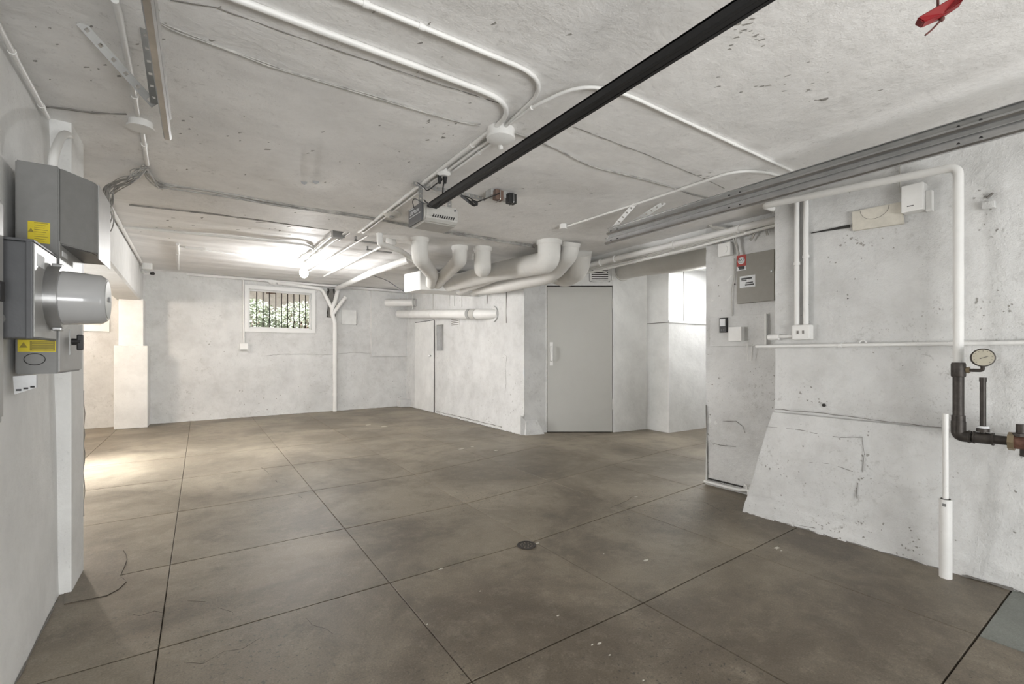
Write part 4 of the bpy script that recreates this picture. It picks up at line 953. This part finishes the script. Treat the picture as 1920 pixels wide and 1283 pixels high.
MB().tube(bend([r0, corner, Vector((GX, G(1822, 820).y, corner.z))], .06, 8), .031, 16).build('elbow', IRON, g, True)
hz = corner.z
def hseg(p0, p1, r, nm, mat=IRON): MB().tube([(GX, G(p0, 820).y, hz), (GX, G(p1, 820).y, hz)], r, 16).build(nm, mat, g, True)
hseg(1817, 1900, .023, 'run'); hseg(1816, 1819, .034, 'rim'); hseg(1825, 1863, .029, 'tee'); hseg(1825, 1828, .033, 'rim'); hseg(1860, 1864, .033, 'rim')
m = MB().tube([(GX, G(1891, 820).y, hz), (GX, G(1903, 820).y, hz)], .046, 8).build('union_nut', BRASS, g); hseg(1903, 1960, .036, 'valve_body', RUST)
MB().tube([(GX, G(1915, 820).y, hz+.03), (GX, G(1915, 820).y, hz+.09)], .020, 12).build('valve_stem', IRON, g, True); MB().tube([(GX, G(1915, 820).y, hz+.03), (GX, G(1915, 820).y, hz+.045)], .034, 8).build('bonnet', IRON, g)
MB().box((GX-.01, G(1918, 820).y-.01, hz-.07), (GX+.0, G(1918, 820).y+.01, hz-.03)).build('drain_plug', IRON, g)
ysb = G(1843, 760).y
MB().tube([(GX, ysb, hz+.02), (GX, ysb, G(1843, 709).z)], .0125, 14).build('stub_pipe', IRON, g, True)
MB().tube([(GX, ysb, G(1843, 716).z), (GX, ysb, G(1843, 708).z)], .0145, 14).build('stub_cap', IRON, g, True)
MB().tube([(GX, ysb, hz+.034), (GX, ysb, hz+.05)], .026, 12).build('boss', IRON, g, True)
MB().tube([(GX, ysb, G(1843, 803).z), (GX, ysb, G(1843, 799).z)], .024, 12).build('tape_ring', PAPER, g, True)
gz = G(1797, 694).z; gc = Vector((GX-.02, G(1844, 671).y, G(1844, 671).z))
MB().tube(bend([(GX, yy, gz), (GX-.01, gc.y, gz), (GX-.02, gc.y, gc.z-.04)], .02), .009, 10).build('gauge_arm', IRON, g, True)
MB().tube([(GX, yy-.03, gz), (GX, yy-.045, gz)], .016, 8).build('arm_nut', BRASS, g)
gn = Vector((-.93, -.32, .05)).normalized()
gg = MB().tube([gc-gn*.014, gc+gn*.010, gc+gn*.012], [.046, .048, .044], 28).build('gauge', IRON, g, True)
MB().tube([gc+gn*.010, gc+gn*.0130], .042, 28).build('dial', CREAM, gg)
gx_ = Vector((0, 0, 1)).cross(gn).normalized(); gy_ = gn.cross(gx_)
m = MB()
for k in range(11):
    a = R(225-27*k); p = gc+gn*.0134+(gx_*math.cos(a)+gy_*math.sin(a))*.032; q = gc+gn*.0134+(gx_*math.cos(a)+gy_*math.sin(a))*.037; m.tube([p, q], .0010, 4)
m.build('dial_marks', INK, gg); MB().tube([gc+gn*.0145-gx_*.012-gy_*.006, gc+gn*.0145+gx_*.018+gy_*.006], .0012, 4).build('needle', INK, gg)
# white standpipe on the floor
fp = onz(1773, 1083, 0)
t = thing('standpipe', 'white two-stage standpipe on the floor by the right wall', 'pipe', (fp.x, fp.y, 0))
zs = on(1773, 936, 0, fp.x).z; ztp = on(1773, 776, 0, fp.x).z
MB().tube([(fp.x, fp.y, 0), (fp.x, fp.y, zs)], .027, 20).build('sleeve', PIPEW, t, True)
MB().tube([(fp.x, fp.y, zs-.01), (fp.x, fp.y, ztp)], .0125, 14).build('inner_pipe', PIPEW, t, True)
MB().tube([(fp.x, fp.y, zs-.001), (fp.x, fp.y, zs+.002)], .021, 16).build('dark_gap', DARK, t)
MB().box((fp.x-.031, fp.y-.008, zs-.035), (fp.x-.024, fp.y+.006, zs-.02)).build('tab', GREY, t)
# pipe at foot of stub wall
P = [on(1328, 905, 0, SX-.04), on(1380, 921, 0, SX-.04), on(1392, 925, 0, SX-.06)]
zf = .035
t = thing('floor_pipe', 'short white pipe and bib valve at the foot of the stub wall', 'pipe', (SX-.05, 2.3, 0))
MB().tube([(SX-.04, 2.49, zf), (SX-.04, 2.15, zf)], .014, 10).build('tube', PIPEW, t, True)
MB().box((SX-.012, 2.15, zf+.02), (SX-.004, 2.47, zf+.032)).build('dark_gap', DARK, t)
MB().tube(bend([(SX-.04, 2.15, zf), (SX-.04, 2.08, zf+.02), (SX-.09, 2.05, zf+.02), (SX-.10, 2.04, .005)], .02), .013, 10).build('bib', PIPEW, t, True)
MB().tube([(SX-.06, 2.08, zf+.02), (SX-.06, 2.08, zf+.06)], .008, 8).build('valve_stem', PIPEW, t); MB().tube([(SX-.06, 2.08, zf+.06), (SX-.06, 2.08, zf+.07)], .022, 10).build('valve_wheel', PIPEW, t)
# wedge block at utility corner
pb = onz(995, 816, 0)
t = thing('plaster_block', 'white wedge-shaped plaster block on the floor at the utility wall corner', 'block', (4.1, 5.5, 0))
MB().prism([(3.99, 5.50, 0), (4.30, 5.45, 0), (4.22, 5.53, .21), (4.04, 5.56, .22)], (.02, .10, 0)).build('block', WROUGH, t)
MB().prism([(3.95, 5.58, 0), (4.08, 5.52, 0), (4.04, 5.56, .2), (3.97, 5.6, .28)], (.03, .06, 0)).build('chunk', WROUGH, t)
# floor drain
dc = onz(987, 1023.5, 0)
t = thing('floor_drain', 'round cast iron floor drain with holes set in the concrete', 'drain', (dc.x, dc.y, 0))
MB().tube([(dc.x, dc.y, -.008), (dc.x, dc.y, .004)], .056, 32).build('cover', IRON, t)
m = MB().tube([(dc.x+.056*math.cos(a), dc.y+.056*math.sin(a), .004) for a in [k*math.pi/16 for k in range(33)]], .004, 6, False); m.build('rim', IRON, t, True)
for rr2, n in ((.016, 5), (.034, 10)):
    for k in range(n):
        a = 2*math.pi*k/n; MB().tube([(dc.x+rr2*math.cos(a), dc.y+rr2*math.sin(a), .0035), (dc.x+rr2*math.cos(a), dc.y+rr2*math.sin(a), .0046)], .0045, 8).build('hole', CONC, t)
# ------------------------------------------------------------------ electrical gear on the left wall
XW = -.575
sp = thing('service_panel', 'tall grey service panel with hooded upper part and yellow labels', 'electrical panel', (-.5, 2.6, 1.13))
def ptop(z0, z1, pts, nm, mat, bev=.004, par=sp):
    m = MB().prism([(x, y, z0) for x, y in pts], (0, 0, z1-z0))
    if bev: bmesh.ops.bevel(m.bm, geom=m.bm.edges[:], offset=bev, segments=2, affect='EDGES')
    return m.build(nm, mat, par)
xl = at(28, 300, 1.67).x
ptop(1.53, 1.912, [(xl, 2.398), (-.4415, 2.398), (-.4415, 2.86), (xl, 2.86)], 'upper_box', GREY)
hd = ptop(1.62, 1.910, [(-.4415, 2.405), (-.364, 2.53), (-.352, 2.56), (-.352, 2.86), (-.4415, 2.86)], 'hood', GREY)
lip = [(-.4415, 2.43), (-.372, 2.535), (-.362, 2.57), (-.362, 2.84), (-.4415, 2.84)]
MB().prism([(x, y, 1.618) for x, y in lip], (0, 0, .004)).build('hood_opening', GREYD, sp)
MB().prism([(-.353, 2.56, 1.60), (-.35, 2.56, 1.60), (-.35, 2.86, 1.60), (-.353, 2.86, 1.60)], (0, 0, .31)).build('hood_side', GREYL, sp)
ptop(1.128, 1.64, [(xl, 2.40), (-.444, 2.40), (-.444, 2.80), (xl, 2.80)], 'lower_box', GREY)
MB().box((-.444, 2.402, 1.135), (-.440, 2.795, 1.63), .001).build('side_door', GREYL, sp)
MB().box((-.4405, 2.44, 1.58), (-.4385, 2.52, 1.60), .0005).build('side_label', PAPER, sp)
MB().box((-.4405, 2.58, 1.50), (-.438, 2.66, 1.53), .0005).build('side_label', PAPER, sp)
yy0 = 2.3972
def fr(px0, py0, px1, py1, Y, mat, nm, th=.001, par=sp):
    a = on(px0, py0, 1, Y); b = on(px1, py1, 1, Y); return MB().box((a.x, Y-th, b.z), (b.x, Y, a.z)).build(nm, mat, par)
fr(52, 414, 94, 458, yy0, YEL, 'warning_label')
for k in range(9): fr(64, 418+k*4.2, 90-(k % 3)*3, 419.6+k*4.2, yy0-.0012, YELD, 'print_line', .0004)
c = on(58, 432, 1, yy0-.0012); MB().prism([(c.x-.008, yy0-.0014, c.z-.006), (c.x+.008, yy0-.0014, c.z-.006), (c.x, yy0-.0014, c.z+.009)], (0, -.0004, 0)).build('warning_symbol', YELD, sp)
fr(33, 637, 105, 660, yy0, YEL, 'warning_label'); fr(56, 639, 103, 658, yy0-.0012, YELD, 'print_block', .0004)
c = on(44, 648, 1, yy0-.0012); MB().prism([(c.x-.011, yy0-.0014, c.z-.008), (c.x+.011, yy0-.0014, c.z-.008), (c.x, yy0-.0014, c.z+.012)], (0, -.0004, 0)).build('warning_symbol', YELD, sp)
for k in range(4): fr(60, 641+k*4.5, 100, 642+k*4.5, yy0-.0018, YEL, 'print_line', .0003)
c = on(65, 674, 1, yy0-.001)
MB().tube([(c.x+.028*math.cos(a), yy0-.001, c.z+.021*math.sin(a)) for a in [k*math.pi/12 for k in range(25)]], .0013, 5).build('knockout_ring', INK, sp)
# switch handle on the side
c = on(133, 641, 0, -.44)
MB().box((-.441, c.y-.03, c.z-.055), (-.437, c.y+.02, c.z+.05), .001).build('switch_plate', GREYL, sp)
MB().tube([(-.44, c.y, c.z), (-.41, c.y, c.z)], .014, 10).build('switch_hub', BLKR, sp)
MB().box((-.422, c.y-.012, c.z-.035), (-.402, c.y+.012, c.z+.030), .005).build('switch_handle', BLKR, sp)
# meter socket
mt = thing('electric_meter', 'dark grey meter socket with a large round grey meter facing the room', 'electric meter', (-.5, 2.2, 1.25))
zc0, zc1 = 1.253, 1.562
MB().box((-.568, 2.09, zc0), (-.455, 2.37, zc1), .004).build('socket_box', GREYD, mt)
MB().box((-.461, 2.082, zc0-.002), (-.444, 2.375, zc1+.006), .003).build('lid', GREYD, mt)
MB().box((-.4445, 2.09, zc0+.004), (-.4415, 2.365, zc1-.002), .001).build('face', GREYL, mt)
MB().box((-.570, 2.078, zc1), (-.44, 2.38, zc1+.008), .002).build('top_lip', GREYD, mt)
MB().box((-.4412, 2.12, zc1-.07), (-.4402, 2.20, zc1-.03)).build('seal_label', PAPER, mt)
c = Vector((-.4415, 2.285, 1.405))
MB().tube([c, c+Vector((.035, 0, 0))], .112, 36).build('ring', GALV, mt, True)
MB().tube([c+Vector((.03, 0, 0)), c+Vector((.14, 0, 0)), c+Vector((.155, 0, 0))], [.098, .090, .078], 36).build('glass_cover', METERG, mt, True)
MB().tube([c+Vector((.1545, 0, 0)), c+Vector((.1565, 0, 0))], .070, 30).build('dial_face', GREYL, mt)
MB().box(c+Vector((.156, -.012, -.008)), c+Vector((.162, .012, .010)), .002).build('nameplate', GREY, mt)
for s_ in (-1, 1): MB().box(c+Vector((.005, -.02, s_*.112-.008)), c+Vector((.032, .02, s_*.112+.008)), .004).build('ring_lug', GALV, mt)
MB().tube([(-.525, 2.089, zc0+.06), (-.525, 2.082, zc0+.06)], .020, 16).build('knockout', GREY, mt)
MB().tube([(-.58, 2.076, zc1-.01), (-.58, 2.085, zc1-.01)], .008, 8).build('screw', BLKR, mt)
# foreground cabinet at the very left edge
fc = thing('grey_cabinet', 'pale grey metal cabinet cut off by the left picture edge', 'electrical panel', (-.55, 1.7, .98))
MB().box((-.556, 1.20, .99), (-.505, 2.055, 1.675), .006).build('body', GREYL, fc)
MB().box((-.506, 1.22, 1.01), (-.498, 2.04, 1.66), .003).build('door', GREYL, fc)
MB().box((-.498, 1.98, 1.36), (-.490, 2.02, 1.42), .002).build('latch', BLKR, fc)
MB().tube([(-.51, 2.056, 1.05), (-.51, 2.062, 1.05)], .005, 8).build('screw', BLKR, fc)
# white notice box below the panel
a = on(24, 708, 1, 2.38); b = on(67, 740, 1, 2.38)
nt_ = thing('notice_plate', 'small white tilted plate with black marks below the grey service panel', 'plate', (b.x, 2.38, b.z))
MB().prism([on(24, 706, 1, 2.38), on(68, 703, 1, 2.38), on(68, 727, 1, 2.38), on(27, 740, 1, 2.38)], (0, .02, 0)).build('plate', PAPER, nt_)
for x0, x1, y in ((30, 40, 733), (44, 53, 730), (57, 65, 727)):
    p = on(x0, y-3, 1, 2.379); q = on(x1, y, 1, 2.379); MB().box((p.x, 2.3775, q.z), (q.x, 2.3795, p.z)).build('black_mark', INK, nt_)
# conduits down the left wall
conduit('wall_conduit', 'thin painted conduit down the left foreground wall', 'conduit', [(wl(1.95, .9)+.02, 1.93, .98), (wl(1.95, .5)+.02, 1.93, .30), (wl(2.0, .1)+.03, 1.98, .02)], .008, rad=.1)
crack(pl_, [(-.534, 3.449, z) for z in (1.0, .8, .5, .3)], .004)
# ------------------------------------------------------------------ flaked paint and grime, seated on the real surfaces
CHIP = plain('bared_plaster', (.30, .29, .27), .9)
from mathutils.bvhtree import BVHTree
def bvh(o): return BVHTree.FromPolygons([o.matrix_world @ v.co for v in o.data.vertices], [tuple(p.vertices) for p in o.data.polygons])
def chips(o, clusters, seed, size=.0048, asp=1.0, mat=CHIP, slope=0):
    T = bvh(o); rnd = random.Random(seed); m = MB(); k = 0
    for cx, cy, sx, sy, n in clusters:
        for _ in range(n):
            x, y = cx+rnd.gauss(0, sx), cy+rnd.gauss(0, sy)
            h, nr, i, dd_ = T.ray_cast(Vector((0, 0, 1.2)), ray(x, y).normalized())
            if h is None: continue
            if nr.dot(Vector((0, 0, 1.2))-h) < 0: nr = -nr
            u = nr.cross(Vector((.3, .2, 1))).normalized(); v = nr.cross(u); a0 = rnd.uniform(-.35, .35)+slope
            u, v = u*math.cos(a0)+v*math.sin(a0), v*math.cos(a0)-u*math.sin(a0)
            s_ = size*rnd.uniform(.3, 1.5)*(1+.6*(rnd.random() < .12)); q = 7
            pts = [h+nr*.0012+(u*math.cos(t)*asp+v*math.sin(t))*s_*rnd.uniform(.35, 1.2) for t in [2*math.pi*j/q for j in range(q)]]
            m.prism(pts, nr*-.002); k += 1
    return tag(m.build('paint_chips', mat, o), kind='stuff')
chips(bt, [(1460, 880, 25, 12, 14), (1520, 990, 30, 8, 22), (1600, 1000, 30, 14, 18), (1700, 1030, 14, 12, 16), (1620, 900, 8, 40, 16), (1440, 930, 30, 20, 12), (1840, 900, 60, 60, 14), (1530, 825, 60, 20, 8), (1715, 1015, 6, 10, 8)], 1)
chips(wr, [(1510, 735, 8, 8, 10), (1545, 755, 8, 6, 6), (1600, 455, 20, 6, 18), (1850, 380, 12, 30, 14), (1600, 540, 40, 50, 10), (1860, 570, 25, 12, 16), (1640, 470, 60, 30, 8), (1515, 570, 2, 60, 8), (1700, 640, 100, 60, 10), (1500, 350, 80, 12, 8)], 2)
chips(ws, [(1360, 760, 30, 60, 16), (1330, 800, 3, 80, 20), (1350, 905, 20, 4, 14), (1400, 700, 30, 30, 8), (1350, 560, 14, 60, 12), (1450, 730, 2, 40, 8), (1410, 400, 20, 6, 5)], 3)
chips(wu, [(960, 740, 6, 30, 22), (880, 785, 50, 3, 26), (940, 660, 20, 60, 12), (830, 660, 20, 50, 8)], 4, .007)
chips(wallB, [(560, 745, 90, 10, 34), (340, 770, 50, 8, 18), (700, 740, 40, 12, 20), (460, 660, 120, 25, 14), (420, 640, 20, 15, 6)], 5, .008)
chips(sk, [(1400, 60, 20, 14, 18), (1450, 150, 60, 25, 16), (1540, 187, 8, 3, 5), (1655, 168, 4, 2, 2), (400, 270, 60, 40, 16), (600, 300, 80, 40, 12), (830, 250, 25, 15, 10), (150, 130, 60, 40, 20), (640, 400, 120, 12, 8), (1320, 330, 10, 6, 6), (780, 130, 150, 60, 14), (330, 60, 60, 30, 10), (980, 380, 80, 30, 10)], 6, .0048, 2.4)
chips(cf, [(420, 400, 120, 14, 22), (560, 430, 60, 10, 14), (330, 440, 50, 10, 8)], 7, .008, 3.0)
for nm_, pts_ in (('grime_line', [(-.72, yb(-.7)-.065, .002), (.6, yb(.6)-.06, .002), (2.1, yb(2.1)-.06, .002), (3.75, yb(3.7)-.06, .002)]),):
    crack(wallB, pts_, .006, nm_, CABLE)
crack(wu, [(AX-.045, 8.3, .004), (AX-.048, 7, .004), (AX-.045, 5.75, .004)], .009, 'grime_line')
crack(bt, [(3.424, 1.88, .003), (3.422, 1.2, .003), (3.42, .6, .003), (3.42, 0, .003)], .005, 'grime_line')
crack(wallL, [(wl(y, 0)+.004, y, .003) for y in (1.2, 2.0, 2.6, 3.1)], .005, 'grime_line')
# ------------------------------------------------------------------ outside the back window
gy = 11.2
g_ = MB().box((-8, 10.45, 1.3), (12, 22, 1.5)).build('ground_outside', CONCP); g_['kind'] = 'structure'
LEAFG = plain('green_leaf', (.42, .46, .35), .5, 0, .5, 8, 0); LEAFR = plain('russet_leaf', (.42, .25, .16), .5, 0, .4, 8, 0); ROCK = plain('pale_rock', (.75, .74, .72), .8, 0, .2, 6, .003)
def shrub(label, c, rx, rz, mat, seed, n=2600):
    rnd = random.Random(seed); t = thing('shrub', label, 'shrub', (c[0], c[1], 1.5)); m = MB()
    for _ in range(n):
        a = rnd.uniform(0, 2*math.pi); b = math.acos(rnd.uniform(-1, 1)); r = rnd.uniform(.55, 1)
        p = Vector((c[0]+rx*r*math.sin(b)*math.cos(a), c[1]+rx*.8*r*math.sin(b)*math.sin(a), c[2]+rz*r*math.cos(b)))
        d = Vector([rnd.uniform(-1, 1) for _ in range(3)]).normalized(); e = d.orthogonal().normalized(); s = rnd.uniform(.03, .055)
        m.bm.faces.new([m.bm.verts.new(q) for q in (p-d*s, p+e*s*.4, p+d*s, p-e*s*.4)])
    tag(m.build('foliage', mat, t), kind='stuff')
    for k in range(5):
        a = k*1.3; MB().tube([(c[0], c[1], 1.45), (c[0]+rx*.3*math.cos(a), c[1]+rx*.3*math.sin(a), c[2]), (c[0]+rx*.6*math.cos(a), c[1]+rx*.6*math.sin(a), c[2]+rz*.5)], [.03, .02, .008], 6).build('branch', BROWNP, t)
shrub('green leafy shrub outside the window, left of centre', (.95, 12.0, 1.95), .6, .55, LEAFG, 1)
shrub('green leafy shrub outside the window behind the middle bars', (2.1, 12.6, 2.0), .68, .55, LEAFG, 2)
shrub('russet-leaved shrub outside the window at the right', (3.35, 12.1, 2.15), .42, .5, LEAFR, 3, 1100)
for i, (px, py) in enumerate(((485, 612), (510, 610), (535, 612), (560, 611), (575, 606))):
    p = on(px, py, 1, 11.0); t = MB().ball((p.x, 11.1, 1.58), .11, (1.1, .8, .8)).build('rock', ROCK, None, True)
    for v in t.data.vertices: v.co += v.normal*.04*noise.noise(v.co*7)
    tag(t, ('leftmost pale', 'second from left pale', 'middle pale', 'second from right pale', 'rightmost pale')[i]+' garden rock outside the small back window', 'rock', 'garden rocks outside the window')
TAN = plain('tan_siding', (.42, .33, .24), .7, 0, .1, 4)
nh = thing('neighbour_house', 'tan neighbouring house eaves glimpsed through the window top', 'house', (2, 17, 1.5))
MB().box((-4, 17, 1.5), (10, 17.3, 4.2)).build('wall', ROCK, nh); MB().box((-4, 15.6, 3.55), (3.0, 17.2, 3.75), .01).build('eave', TAN, nh)
for x in (-.6, 1.8, 4.2): MB().box((x, 15.7, 3.2), (x+.25, 17.2, 3.55)).build('bracket', BROWNP, nh)
MB().box((3.0, 15.6, 3.45), (8, 17.2, 3.6), .01).build('eave', TAN, nh)
